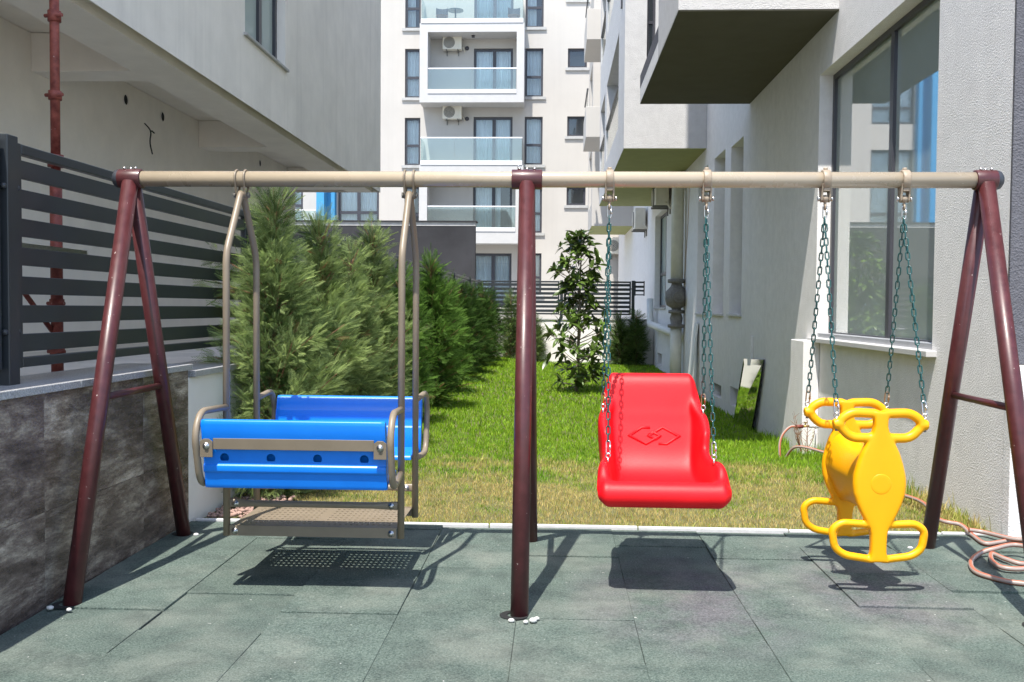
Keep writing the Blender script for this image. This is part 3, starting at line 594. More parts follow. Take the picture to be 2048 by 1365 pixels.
def loggia(top, bot, ob, ot):                                     # projecting box: px rows of its top edge, bottom edge, opening bottom, opening top
    xl, xr = fx(838, YF), fx(1046, YF); zt, zb = fz(top, 940, YF), fz(bot, 940, YF); zo, zi = fz(ob, 940, YF), fz(ot, 940, YF); il, ir = fx(854, YF), fx(1031, YF)
    m = MB().wall('y', YF, xl, xr, zb, zt, [(il, ir, zo, zi)], FY - YF - .003)
    for x in (xl, xr): m.add([(x, YF, zb), (x, FY - .003, zb), (x, FY - .003, zt), (x, YF, zt)], [(0, 1, 2, 3)])
    for z in (zb, zt): m.add([(xl, YF, z), (xr, YF, z), (xr, FY - .003, z), (xl, FY - .003, z)], [(0, 1, 2, 3)])
    o = obj('loggia', m, 'trim_white', fb_)
    obj('hand_rail', MB().box((il + .003, YF + .05, zo + 1.0), (ir - .003, YF + .11, zo + 1.05)), 'rail_white', o)
    obj('base_rail', MB().box((il + .003, YF - .03, zo + .001), (ir - .003, YF + .1, zo + .16)), 'rail_white', o)
    n = 2
    for k in range(n): obj('glass_panel', MB().box((il + .01 + (ir - il - .02) * k / n, YF + .07, zo + .161), (il + (ir - il - .02) * (k + 1) / n, YF + .085, zo + .998)), 'glass_balcony', o)
    lm = MB(); lm.cyl((.5 * (il + ir), YF + .5, zi - .003), (.5 * (il + ir), YF + .5, zi - .09), .07, 10); obj('ceiling_lamp', lm, 'frame_dark', o)
    # open balcony on its top
    m = MB(); b = obj('base_rail', MB().box((xl + .05, YF - .03, zt + .002), (xr - .05, YF + .08, zt + .17)), 'rail_white', o)
    obj('hand_rail', MB().box((xl + .05, YF, zt + 1.08), (xr - .05, YF + .05, zt + 1.13)), 'rail_white', o)
    for k in range(3): obj('glass_panel', MB().box((xl + .06 + (xr - xl - .12) * k / 3, YF + .02, zt + .171), (xl + .05 + (xr - xl - .12) * (k + 1) / 3, YF + .034, zt + 1.078)), 'glass_balcony', o)
    for x in (xl + .06, xr - .08): obj('glass_panel', MB().box((x, YF + .06, zt + .01), (x + .014, FY - .01, zt + 1.078)), 'glass_balcony', o)
    return zt
zA = loggia(46, 205, 187, 64); zB = loggia(330, 487, 463, 350)
def ac_unit(at, face, label, w_=.8, h_=.56, d_=.3, br=True):     # face: unit vector out of the fan side, at: centre of the back
    t = thing('air_conditioner', label, 'air conditioner', at, 'air conditioner units on the walls')
    rot = Matrix.Rotation(math.atan2(face[1], face[0]), 4, 'Z'); T = Matrix.Translation(at) @ rot
    def pt(m): m.v = [tuple(T @ Vector(p)) for p in m.v]; return m
    obj('casing', pt(MB().box((.06, -w_ / 2, -h_ / 2), (.06 + d_, w_ / 2, h_ / 2))), 'ac_cream', t, bev=.02)
    gr = MB(); gr.lathe([(.0005, .02), (.2, .015), (.215, .003), (.23, .012), (.235, 0)], (.061 + d_, -.12, 0), (1, 0, 0), 24); go = obj('fan_grille', pt(gr), 'ac_grille', t)
    m = MB()
    for k in range(4): m.tube([(.085 + d_, -.12 + (.05 + .05 * k) * math.cos(a), (.05 + .05 * k) * math.sin(a)) for a in [i * math.pi / 10 for i in range(20)]], .006, 4, closed=True)
    obj('grille_ring', pt(m), 'ac_cream', go)
    for s in (-1, 1): obj('bracket', pt(MB().box((.0, s * w_ * .3 - .02, -h_ / 2 - .045), (.1 + d_, s * w_ * .3 + .02, -h_ / 2 - .002)).box((.0, s * w_ * .3 - .019, -h_ / 2 - .2), (.03, s * w_ * .3 + .019, -h_ / 2 - .046))), 'ac_grille', t)
    m = MB(); m.tube(fillet([(.12, w_ / 2 + .002, -.15), (.12, w_ / 2 + .06, -.17), (.03, w_ / 2 + .1, -.3), (-.02, w_ / 2 + .1, -.3)], .05), .02, 8); obj('pipe', pt(m), 'ac_cream', t)
    return t
for py, lab in ((90, 'cream outdoor unit on the loggia wall of the upper balcony of the far block'), (228, 'cream outdoor unit above the glass balcony in the middle of the far block')):
    ac_unit(gy(906, py, FY - .01), (0, -1), lab)
for py in (97, 238):
    q = gy(934, py, FY - .02); m = MB(); m.lathe([(.0005, .06), (.07, .06), (.09, .0)], q, (0, -1, 0), 12); o = obj('vent_cap', m, 'frame_dark', fb_)
# balcony furniture on the top balcony
def chair(px, label):
    c = gz(px, 37, zA) ; c = Vector((gy(px, 37, 39.45).x, 39.45, zA + .005)); t = thing('balcony_chair', label, 'chair', c, 'chairs on the top balcony')
    m = MB(); m.grid([[(c.x + .25 * math.cos(a), c.y + .22 * math.sin(a), c.z + z) for a in [math.pi * k / 8 for k in range(9)]] for z in (.42, .60, .78)]); obj('backrest', m, 'frame_dark', t)
    m = MB(); m.cyl((c.x, c.y, c.z + .38), (c.x, c.y, c.z + .43), .25, 14); obj('seat', m, 'wicker', t)
    for sx, sy in ((-1, -1), (1, -1), (1, 1), (-1, 1)): m = MB(); m.cyl((c.x + sx * .2, c.y + sy * .18, c.z), (c.x + sx * .16, c.y + sy * .14, c.z + .38), .014, 6); obj('leg', m, 'frame_dark', t)
chair(884, 'dark balcony chair left of the round table on the top balcony'); chair(1028, 'dark balcony chair at the right end of the top balcony')
c = Vector((gy(911, 30, 39.4).x, 39.4, zA + .005)); t = thing('balcony_table', 'small round glass table on the top balcony', 'table', c)
m = MB(); m.cyl((c.x, c.y, c.z + .62), (c.x, c.y, c.z + .65), .33, 20); obj('table_top', m, 'glass_edge', t); m = MB(); m.cyl((c.x, c.y, c.z), (c.x, c.y, c.z + .62), .03, 8); obj('leg', m, 'frame_dark', t)
# blue and white block to its left
q0 = gy(560, 400, FY + .8); bl = thing('apartment_building', 'white block with a blue pillar and curtained windows, left of the white apartment block', 'building', (-10, FY + 3, 0))
Y2 = FY + .8; x0, x1 = fx(470, Y2), fx0 - .003
def f2(a, b, y0, y1): return (fx(a, Y2), fx(b, Y2), fz(y1, 670, Y2), fz(y0, 670, Y2))
hs = [f2(676, 758, 300, 448), f2(560, 606, 330, 450), f2(676, 758, 150, 250), f2(560, 606, 150, 260), f2(676, 758, 10, 110)]
m = MB().wall('y', Y2, x0, x1, -.44, 15, hs, .16); m.add([(x0, Y2, 15), (x1, Y2, 15), (x1, Y2 + 8, 15), (x0, Y2 + 8, 15)], [(0, 1, 2, 3)]).add([(x0, Y2, -.44), (x0, Y2 + 8, -.44), (x0, Y2 + 8, 15), (x0, Y2, 15)], [(0, 1, 2, 3)])
m.add([(x0, Y2 + 8, -.44), (x1, Y2 + 8, -.44), (x1, Y2 + 8, 15), (x0, Y2 + 8, 15)], [(0, 1, 2, 3)]); obj('wall', m, 'plaster_far', bl)
for i, h in enumerate(hs): window(bl, 'y', Y2 + .08, *h, mull=((h[0] + h[1]) / 2,), trans=(h[2] + .32 * (h[3] - h[2]) if i else fz(425, 700, Y2),), fw=.1, fd=.07)
obj('interior', MB().box((x0 + .2, Y2 + .7, 0), (x1 - .2, Y2 + .75, 14.5)), 'interior_dark', bl)
obj('blue_pillar', MB().box((fx(643, Y2), Y2 - .9, -.44), (fx(658, Y2), Y2 - .003, 15)).box((fx(658, Y2) + .002, Y2 - .35, -.44), (fx(673, Y2), Y2 - .004, 14.9)), 'plaster_blue', bl, label='sky blue pillar')
zr = fz(422, 620, Y2 - .8); obj('balustrade_glass', MB().box((fx(575, Y2), Y2 - .82, zr - 1), (fx(641, Y2), Y2 - .80, zr)), 'glass_balcony', bl); obj('hand_rail', MB().box((fx(575, Y2), Y2 - .84, zr + .002), (fx(641, Y2), Y2 - .78, zr + .06)), 'rail_white', bl)
obj('balcony_slab', MB().box((fx(575, Y2), Y2 - .9, zr - 1.25), (fx(641, Y2), Y2 - .004, zr - 1.01)), 'trim_white', bl)
# charcoal wall behind the fence
gY = 27.2; gxr = gy(950, 500, gY).x; gt = gy(760, 452, gY).z
ga = thing('charcoal_wall', 'tall flat charcoal rendered wall behind the left fence', 'wall', (-6, gY + .1, 0))
obj('wall_body', MB().box((-12, gY, -.44), (gxr, gY + .3, gt)), 'charcoal_plaster', ga)
obj('render_edge', MB().box((-12.05, gY - .012, gt + .002), (gxr + .012, gY + .31, gt + .11)), 'concrete_cap', ga)
obj('wall_cap', MB().box((-12.06, gY - .05, gt + .112), (gxr + .05, gY + .35, gt + .15)), 'charcoal_plaster', ga)

# ---------------------------------------------------------------- services on the right wall
ac_unit((XR, 22.0, 3.86), (-1, 0), 'outdoor unit tucked under the soffit of the second bay, above the tall pipe', .75, .4)
ac_unit((XR, 27.6, 3.88), (-1, 0), 'outdoor unit on the right wall just beyond the window, lower of the two there', .85, .6)
q = gy(1236, 488, 38.5); ac_unit((q.x, FY - .02, q.z), (0, -1), 'cream outdoor unit on the far wall behind the black fence', .6, .7)
pp = thing('drain_pipe', 'cream vertical pipe with an old cast iron valve on the right wall', 'pipe', (XR - .12, 20.2, -.2))
X_, Y_ = XR - .16, gx(1353, 600, XR - .16).y
def pz(py): return gx(1353, py, X_).z
m = MB(); m.cyl((X_, Y_, -.35), (X_, Y_, pz(655)), .115, 18); obj('lower_pipe', m, 'pipe_cream', pp)
m = MB(); m.tube(fillet([(X_, Y_, pz(566)), (X_, Y_, 3.55), (X_ + .02, Y_ + .05, 3.9), (X_ + .2, Y_ + .25, 4.0)], .3), .125, 16); obj('upper_pipe', m, 'pipe_cream', pp)
c = pz(600); m = MB(); m.lathe([(.09, -.62), (.17, -.61), (.17, -.55), (.11, -.54), (.13, -.42), (.1, -.33), (.16, -.32), (.16, -.26), (.09, -.25), (.1, -.22), (.2, -.16), (.23, -.02), (.21, .12), (.12, .22), (.1, .28), (.18, .29), (.18, .36), (.12, .37)], (X_, Y_, c + .05), (0, 0, 1), 20); vo = obj('valve', m, 'cast_iron', pp)
m = MB(); m.cyl((X_, Y_ - .2, c + .05), (X_, Y_ - .32, c + .05), .11, 14).cyl((X_, Y_ - .32, c + .05), (X_, Y_ - .36, c + .05), .05, 10); obj('hand_wheel', m, 'cast_iron', vo)
wp = thing('drain_pipe', 'white pipe bending along the foot of the right wall to the far wall', 'pipe', (XR - .2, 22, 1))
z1 = gx(1340, 665, X_).z; m = MB(); m.tube(fillet([(X_, Y_ + .08, z1), (X_ - .02, 24.3, z1 + .1), (X_ - .02, 24.4, z1 + .75)], .12, 6), .085, 14); obj('pipe', m, 'pipe_white', wp)
m = MB(); m.cyl((X_, 22.3, z1 + .05), (X_, 22.42, z1 + .055), .095, 14); obj('joint_ring', m, 'pipe_white', wp)
wr = thing('wire', 'thin wire hanging down the right wall beside the pipe', 'wire', (XR - .02, 18.7, 2)); m = MB(); m.tube([(XR - .02, 18.6, 3.9), (XR - .018, 18.8, 2.9), (XR - .02, 19.3, 1.6)], .006, 5); obj('strand', m, 'plank_wood', wr)
# leaning mirror and board
mi = thing('mirror', 'frameless mirror pane leaning against the right wall on the grass', 'mirror', (2.2, 12, -.25))
A = gz(1466, 849, lawn_z(2.3, 12.5) - .01); B = gz(1503, 864, lawn_z(2.3, 11.6) - .01); C_ = gx(1528, 720, 2.575); D_ = gx(1488, 718, 2.575)
nn = (B - A).cross(D_ - A).normalized() * .006
m = MB(); vs_ = [A, B, C_, D_]; m.add(vs_ + [p + nn for p in vs_], [(0, 1, 2, 3), (7, 6, 5, 4), (0, 4, 5, 1), (1, 5, 6, 2), (2, 6, 7, 3), (3, 7, 4, 0)])
mo = obj('pane', m, 'mirror', mi)
m = MB(); m.tube([B + Vector((0, -.004, 0)), C_ + Vector((0, -.004, 0))], .009, 6); obj('edge', m, 'black_hole', mi)
wbd = thing('board', 'narrow white board leaning upright against the right wall near the pipe', 'board', (2.4, 16, -.2))
q = gx(1385, 745, 2.5); m = MB(); yq = q.y
m.add([(2.42, yq - .1, -.2), (2.42, yq + .25, -.2), (2.45, yq + .25, -.2), (2.45, yq - .1, -.2), (2.555, yq - .1, 1.05), (2.555, yq + .25, 1.05), (2.585, yq + .25, 1.05), (2.585, yq - .1, 1.05)], [(3, 2, 1, 0), (4, 5, 6, 7), (0, 1, 5, 4), (1, 2, 6, 5), (2, 3, 7, 6), (3, 0, 4, 7)]); obj('panel', m, 'board_white', wbd)
# garden tap
tp = gx(1630, 853, XR - .2); ty = 9.2; tz = gx(1630, 853, XR - .22).z
tx = gy(1630, 853, ty).x; tz = gy(1630, 853, ty).z
ta = thing('garden_tap', 'small garden tap on a thin standpipe in front of the pilaster', 'tap', (tx, ty, -.05))
m = MB(); m.tube([(tx + .012, ty, tz - .02), (tx + .0, ty, -.08)], .006, 6); obj('standpipe', m, 'steel', ta)
m = MB(); m.cyl((tx + .03, ty, tz), (tx - .055, ty, tz), .016, 10).sphere((tx + .03, ty, tz), .019, 8, 5); obj('elbow', m, 'tap_grey', ta)
m = MB(); m.cyl((tx - .05, ty, tz), (tx - .12, ty, tz - .003), .011, 10); obj('body', m, 'brass', ta)
m = MB(); m.cyl((tx - .09, ty, tz), (tx - .09, ty, tz + .03), .006, 8).box((tx - .105, ty - .008, tz + .028), (tx - .075, ty + .008, tz + .04)); obj('lever', m, 'brass', ta)
m = MB(); m.cyl((tx - .115, ty, tz - .003), (tx - .19, ty, tz - .006), .018, 12); obj('connector', m, 'prop_red', ta)

# ================================================================ SWING
BY, BZm = 4.61, 1.922
sf = thing('swing_set', 'maroon tubular A-frame swing stand with a beige top beam', 'swing frame', (0, BY, 0))
m = MB(); m.cyl((-2.10, BY, BZm), (2.05, BY, BZm), .0385, 28); obj('top_beam', m, 'beige_beam', sf)
fx_ = [(-2.095, -2.153, -2.04), (-.142, -.216, -.069), (2.028, 1.978, 2.076)]
for i, (cx, a, b) in enumerate(fx_):
    m = MB(); m.lathe([(.040, 0), (.0465, .0005), (.0475, .003), (.0475, b - a - .003), (.0465, b - a - .0005), (.040, b - a)], (a, BY, BZm), (1, 0, 0), 28); cl = obj('collar', m, 'maroon', sf)
    m = MB()
    for k in range(3): q = Vector((a + (b - a) * (.25 + .25 * k), BY - .012 + .01 * (k % 2), BZm + .046)); m.cyl(q, q + Vector((0, 0, .009)), .007, 6)
    if i == 1: q = Vector((a + .03, BY, BZm + .046)); m.cyl(q, q + Vector((0, 0, .032)), .003, 6)
    obj('bolt', m, 'steel', cl)
    if i != 1:
        s = -1 if i == 0 else 1; e = a if s < 0 else b
        m = MB(); m.lathe([(.046, 0), (.0455, .012), (.041, .024), (.028, .034), (.012, .039), (.0004, .040)], (e - s * .004, BY, BZm), (s, 0, 0), 24); obj('end_cap', m, 'rubber_cap', sf)
    legs = [Vector((*feet[i], -.06)), Vector((*feet[i + 3], -.06))]; top = Vector((cx, BY, BZm + .005)); mids = []
    for f in legs:
        dd = (f - top).normalized(); st = top + dd * .028 + Vector((0, -.008 if f.y < BY else .008, 0)); m = MB(); m.cyl(st, f, .0385, 24); obj('leg', m, 'maroon', sf)
        t = (.872 - top.z) / dd.z; mids.append(top + dd * t)
    m = MB(); m.cyl(mids[0], mids[1], .017, 14); obj('cross_brace', m, 'maroon', sf)
    for f in legs:                                               # foot plate sunk in a hole of the paving
        m = MB(); m.lathe([(.03, .0016), (.058, .0016), (.062, .0006)], (f.x - .022, f.y + .012, 0), (0, 0, 1), 18); obj('foot_hole', m, 'black_hole', sf)
# pebbles at the feet
rp = random.Random(5)
for i, (dx, dy, s) in enumerate(((-.055, -.06, .022), (.035, -.075, .018), (0, 0, 0), (-.03, -.075, .02), (.06, -.07, .024), (.075, -.04, .017), (.03, -.085, .016))):
    if not s: continue
    f = feet[0] if i < 2 else feet[1]
    m = MB(); m.sphere((f[0] + dx, f[1] + dy, s * .3), s * .72, 10, 6, (1, .85, .6)); o = obj('pebble', m, 'pebble_white')
    tag(o, ('larger white pebble left of the left front leg', 'smaller white pebble in front of the left front leg', '', 'white pebble at the front left of the middle front leg', 'largest white pebble at the front right of the middle front leg', 'outermost white pebble right of the middle front leg', 'smallest white pebble, foremost at the middle front leg')[i], 'pebble', 'white pebbles at the swing feet')
for f, dx, dy in ((feet[3], .075, -.03), (feet[5], -.1, -.04)):
    m = MB(); m.sphere((f[0] + dx, f[1] + dy, .006), .015, 10, 6, (1.1, .85, .65)); tag(obj('pebble', m, 'pebble_white'), 'white pebble at the foot of the %s back leg' % ('left' if f is feet[3] else 'right'), 'pebble', 'white pebbles at the swing feet')
# hangers on the beam
def ring_hanger(x):                                              # two flat straps round the beam with a cross pin
    for s in (-1, 1):
        xs = x + s * .022; pts = []
        for k in range(15): an = R(-35 + 250 * k / 14); pts.append((xs, BY + .0435 * math.cos(an), BZm + .0435 * math.sin(an)))
        pts = [(xs, BY + .012, BZm - .095), (xs, BY + .016, BZm - .07)] + pts + [(xs, BY - .016, BZm - .07), (xs, BY - .012, BZm - .095)]
        m = MB(); m.tube(pts, .0055, 8, flat=(1, .75)); ho = obj('strap', m, 'beige_paint', sf)
    m = MB(); m.cyl((x - .036, BY, BZm - .078), (x + .036, BY, BZm - .078), .009, 10).cyl((x - .038, BY, BZm - .078), (x - .03, BY, BZm - .078), .015, 6).cyl((x + .03, BY, BZm - .078), (x + .038, BY, BZm - .078), .015, 6); obj('pin', m, 'cast_iron', sf)
for x in (-1.543, -.714): ring_hanger(x)
def chain_hanger(x):
    m = MB(); m.lathe([(.0395, 0), (.047, .0), (.049, .004), (.049, .032), (.047, .036), (.0395, .036)], (x - .018, BY, BZm), (1, 0, 0), 24)
    m.cyl((x, BY, BZm + .045), (x, BY, BZm + .058), .011, 8); o = obj('hanger_clamp', m, 'beige_cast', sf)
    m = MB()
    for s in (-1, 1): m.prism([(-.034, -.02), (.034, -.02), (.022, -.07), (.017, -.098), (0, -.108), (-.017, -.098), (-.022, -.07)], lambda a, b, d: (x + d, BY + a, BZm + b), s * .0185 - .004, s * .0185 + .004)
    m.box((x - .014, BY - .03, BZm - .056), (x + .014, BY + .03, BZm - .041)); obj('yoke', m, 'beige_cast', o, bev=.002)
    m = MB(); m.cyl((x - .031, BY, BZm - .09), (x + .031, BY, BZm - .09), .008, 10).cyl((x - .035, BY, BZm - .09), (x - .027, BY, BZm - .09), .013, 6).cyl((x + .027, BY, BZm - .09), (x + .035, BY, BZm - .09), .013, 6); obj('bolt', m, 'steel', o)
    m = MB(); m.lathe([(.004, -.013), (.017, -.012), (.019, 0), (.017, .012), (.004, .013)], (x, BY, BZm - .09), (1, 0, 0), 16); m.tube([(x, BY, BZm - .105), (x, BY, BZm - .118)], .007, 8)
    m.tube([(x, BY + .0115 * math.cos(a), BZm - .129 + .0115 * math.sin(a)) for a in [k * math.pi / 7 for k in range(14)]], .0048, 6, closed=True); obj('eye', m, 'beige_cast', o)
CHX = (.256, .720, 1.282, 1.653)
for x in CHX: chain_hanger(x)
# chains
def stadium(L, W, r, n=7, seg=6):
    pts = []; h = L / 2 - W / 2
    for k in range(n): a = math.pi * k / (n - 1); pts.append((W / 2 * math.cos(a), 0, h + W / 2 * math.sin(a)))
    for k in range(n): a = math.pi + math.pi * k / (n - 1); pts.append((W / 2 * math.cos(a), 0, -h + W / 2 * math.sin(a)))
    return MB().tube(pts, r, seg, closed=True)
LINK = stadium(.041, .0165, .0032).mesh('link'); LINK.materials.append(MAT['chain_green'])
QL = stadium(.062, .018, .003).cyl((.009, 0, -.012), (.009, 0, .012), .0052, 8).mesh('quick_link'); QL.materials.append(MAT['steel'])
QLR = QL.copy(); QLR.materials.clear(); QLR.materials.append(MAT['steel_worn'])
EYE_B = MB().tube([(.011 * math.cos(a), 0, .011 * math.sin(a)) for a in [k * math.pi / 7 for k in range(14)]], .0034, 6, closed=True).cyl((0, 0, -.011), (0, 0, -.04), .004, 8).mesh('eye_bolt'); EYE_B.materials.append(MAT['steel'])
def place(name, me, root, pos, zdir, tw):
    o = bpy.data.objects.new(name, me); col.objects.link(o); z = Vector(zdir).normalized(); x = z.orthogonal().normalized(); x = Vector((1, 0, 0)); x = (x - z * x.dot(z)).normalized(); y = z.cross(x)
    Mx = Matrix((x, y, z)).transposed().to_4x4() @ Matrix.Rotation(tw, 4, 'Z')
    o.parent = root; o.matrix_parent_inverse = Matrix.Translation(-Vector(root['_at'])); o.matrix_basis = Matrix.Translation(pos) @ Mx; return o
def chain(root, top, bot, first, worn=False):
    top = Vector(top); bot = Vector(bot); d = (bot - top); n = d.normalized()
    if first: place('quick_link', QL, root, top + Vector((0, 0, -.022)), (0, 0, 1), 0)
    t0 = top + Vector((0, 0, -.047)); eb = bot + Vector((0, 0, .012)); qb = eb + Vector((0, 0, .012)) - n * .026
    e0 = qb - n * .026
    L = (e0 - t0).length; k = max(2, round(L / .0348)); n2 = (e0 - t0).normalized(); st = L / k
    base_tw = rnd.uniform(-.15, .15)
    for i in range(k):
        s = (i + .5) / k; sag = Vector((0, 0, -.006 * math.sin(math.pi * s)))
        p = t0 + (e0 - t0) * s + sag
        place('link', LINK, root, p, n2, base_tw + (0 if i % 2 else math.pi / 2) + rnd.uniform(-.22, .22) + R(20))
    place('quick_link', QLR if worn else QL, root, qb, n, rnd.uniform(.1, .5)); place('eye_bolt', EYE_B, root, eb, (0, 0, 1), rnd.uniform(-.5, .5))
ZT = BZm - .131
rs = thing('bucket_swing', 'red moulded bucket swing seat with a high back hanging on green chains', 'swing', (.49, BY, .41), 'swings under the beam')
XCn = .493
SEATP = {}
def red_seat():
    # spine (y, z, half width, rim height, rim dir (y,z))
    sp = [(4.265, .425, .255, 0, (0, 1)), (4.222, .418, .278, 0, (0, 1)), (4.192, .445, .290, 0, (0, 1)), (4.19, .485, .292, 0, (0, 1)), (4.215, .518, .290, .0, (0, 1)), (4.26, .518, .286, .012, (0, 1)), (4.292, .492, .283, .075, (0, 1)),
          (4.325, .463, .281, .128, (0, 1)), (4.38, .452, .277, .142, (0, 1)), (4.44, .448, .268, .138, (0, 1)), (4.51, .45, .258, .140, (-.1, 1)), (4.58, .458, .252, .155, (-.15, .95)), (4.64, .478, .25, .165, (-.25, .9)), (4.69, .515, .252, .17, (-.5, .85)),
          (4.725, .565, .256, .165, (-.7, .8)), (4.75, .62, .260, .15, (-.8, .6)), (4.77, .675, .262, .125, (-.9, .4)), (4.79, .725, .262, .095, (-1, .25)), (4.803, .765, .255, .065, (-1, .1)), (4.815, .795, .236, .035, (-1, 0)), (4.83, .84, .229, .024, (-1, 0)), (4.847, .89, .226, .018, (-1, 0)), (4.862, .932, .222, .01, (-1, 0)),
          (4.885, .958, .218, 0, (-1, 0)), (4.915, .962, .215, 0, (-1, 0)), (4.94, .945, .213, 0, (-1, 0)), (4.948, .905, .212, 0, (-1, 0)), (4.93, .86, .21, 0, (-1, 0))]
    prof = [(0, 0), (.35, 0), (.62, 0), (.74, .03), (.81, .16), (.855, .5), (.885, .82), (.915, .97), (.95, 1.0), (.985, .93), (1.005, .72), (1.01, .4), (1.005, .1), (.99, -.12)]
    rows = []
    for y, z, w_, h, d in sp:
        r = []
        for s in (-1, 1):
            seq = prof[::-1] if s < 0 else prof[1:]
            for a, b in seq:
                hh = h * max(b, 0) + (.0 if b >= 0 else b * .16 * min(1, h / .1))
                rd = .0
                if h < .03: rd = -.03 * ss(.88, 1.0, a)             # rounded ends of the rolls
                q = Vector((0, d[0], d[1])) * hh
                if h < .03:
                    ctr = Vector((0, 4.245, .47)) if y < 4.5 else Vector((0, 4.905, .90)); v = Vector((0, y, z)); k = 1 - .55 * ss(.9, 1.01, a); vv = ctr + (v - ctr) * k; r.append((XCn + s * a * w_, vv.y, vv.z + q.z))
                else: r.append((XCn + s * a * w_, y + q.y, z + q.z))
        rows.append(r)
    m = MB().grid(rows); o = obj('seat', m, 'red_plastic', rs)
    md = o.modifiers.new('thick', 'SOLIDIFY'); md.thickness = .022; md.offset = 0
    md = o.modifiers.new('sub', 'SUBSURF'); md.levels = 2; md.render_levels = 2
    # moulded emblem of two interlaced diamonds on the backrest
    A_ = [(395, 350), (350, 348), (278, 395), (370, 443), (450, 395), (410, 375), (385, 392)]; m = MB()
    for flip in (0, 1):
        pts = []
        for u, v in A_:
            if flip: u, v = 836 - u, 790 - v
            x = (u - 418) * .3518 * 4.76 / F; z = .666 - (v - 395) * .3518 * 4.76 / F * .95
            y = np.interp(z, [.62, .675, .725, .765], [4.75, 4.77, 4.79, 4.803]) - .012; pts.append((XCn + x + .008, y, z))
        m.tube(pts, .006, 8)
    obj('emblem', m, 'red_plastic', rs, label='raised emblem of two interlaced diamonds')
red_seat()
for x, e, b in ((CHX[0], (.249, 4.36, .612), (.243, 4.735, .80)), (CHX[1], (.733, 4.36, .612), (.739, 4.735, .80))):
    chain(rs, (x, BY, ZT), e, True); chain(rs, (x, BY, ZT), b, False, True)
# yellow two-child glider
ys = thing('glider_swing', 'yellow plastic back-to-back glider with handle loops and foot loops', 'swing', (1.48, BY, .14), 'swings under the beam')
YX = 1.482; YFr, YBk = 4.365, 4.865
def loop(pts, r=.05, n=5):
    pts = [Vector(p) for p in pts]; N = len(pts); out = []
    for i in range(N):
        a, p, b = pts[i - 1], pts[i], pts[(i + 1) % N]; u = a - p; v = b - p; rr = min(r, u.length * .45, v.length * .45); s = p + u.normalized() * rr; e = p + v.normalized() * rr
        for k in range(n + 1): t = k / n; out.append(s * (1 - t) ** 2 + p * 2 * t * (1 - t) + e * t * t)
    return out
def panel(yc, sgn):
    m = MB(); t = .02
    # body plate: vase shaped outline (half width, z)
    ol = [(.036, .843), (.033, .80), (.032, .775), (.040, .745), (.056, .718), (.07, .69), (.088, .655), (.106, .60), (.118, .55), (.121, .51), (.117, .465), (.103, .42), (.082, .375), (.062, .34), (.045, .31), (.038, .28), (.036, .24), (.036, .20), (.042, .17), (.048, .155)]
    rows = []
    for hw, z in ol:
        rows.append([(YX + hw * c_, yc + d_ * t * 1.25, z) for c_, d_ in ((-1, 0), (-.965, -.6), (-.85, -.95), (-.4, -1.05), (.4, -1.05), (.85, -.95), (.965, -.6), (1, 0), (.965, .6), (.85, .95), (.4, 1.05), (-.4, 1.05), (-.85, .95), (-.965, .6))])
    m.grid(rows, wrap=True); nv = 14; k = len(m.v) - nv * len(rows); m.f.append(tuple(k + j for j in range(nv))); m.f.append(tuple(len(m.v) - nv + j for j in reversed(range(nv)))); m.sm += [True, True]
    for s in (-1, 1):
        h = loop([(YX + s * .0, yc, .832), (YX + s * .135, yc, .838), (YX + s * .195, yc, .79), (YX + s * .135, yc, .722), (YX + s * .02, yc, .722)], .035)
        m.tube(h, .0225, 12, closed=True, up=(0, 1, 0))
        m.cyl((YX + s * .17, yc, .785), (YX + s * .213, yc, .783), .024, 14)
        fl = loop([(YX + s * .0, yc, .322), (YX + s * .165, yc, .332), (YX + s * .209, yc, .30), (YX + s * .196, yc, .215), (YX + s * .15, yc, .182), (YX + s * .0, yc, .16)], .04)
        m.tube(fl, .0185, 12, closed=True, up=(0, 1, 0))
    o = obj('end_panel', m, 'yellow_plastic', ys); md = o.modifiers.new('fuse', 'REMESH'); md.mode = 'VOXEL'; md.voxel_size = .0045; md.use_smooth_shade = True
    md = o.modifiers.new('soft', 'SMOOTH'); md.factor = .6; md.iterations = 10
    m = MB(); m.lathe([(.0005, .007), (.030, .007), (.0435, .007), (.0445, .0068), (.0465, .0055), (.048, .003), (.0485, -.004), (.0485, -.008)], (YX, yc + sgn * .0205, .515), (0, sgn, 0), 36); obj('boss', m, 'yellow_plastic', o)
    for s in (-1, 1): m = MB(); m.cyl((YX + s * .197, yc, .762), (YX + s * .197, yc, .752), .008, 8); obj('nut', m, 'cast_iron', o)
panel(YFr, -1); panel(YBk, 1)
rows = []
for k in range(17):
    t = k / 16; y = YFr + .008 + (YBk - YFr - .016) * t; q = 4 * (t - .5) ** 2; ws = .80 + .19 * q; dz = -.06 * (1 - q)
    pr0 = [(0, .70), (.045, .69), (.075, .66), (.098, .61), (.112, .555), (.113, .52), (.098, .475), (.078, .43), (.055, .375), (.036, .34), (0, .333)]
    half = [(x * ws, z + dz * ss(.45, .7, z) + .02 * (1 - q) * (1 - ss(.34, .45, z))) for x, z in pr0]
    rows.append([(YX + x, y, z) for x, z in half] + [(YX - x, y, z) for x, z in half[-2:0:-1]])
m = MB().grid(rows, wrap=True); obj('saddle_body', m, 'yellow_plastic', ys, sub=1)
for x, s in ((CHX[2], -1), (CHX[3], 1)):
    chain(ys, (x, BY, ZT), (YX + s * .197, YFr, .812), True); chain(ys, (x, BY, ZT), (YX + s * .197, YBk, .812), False, True)
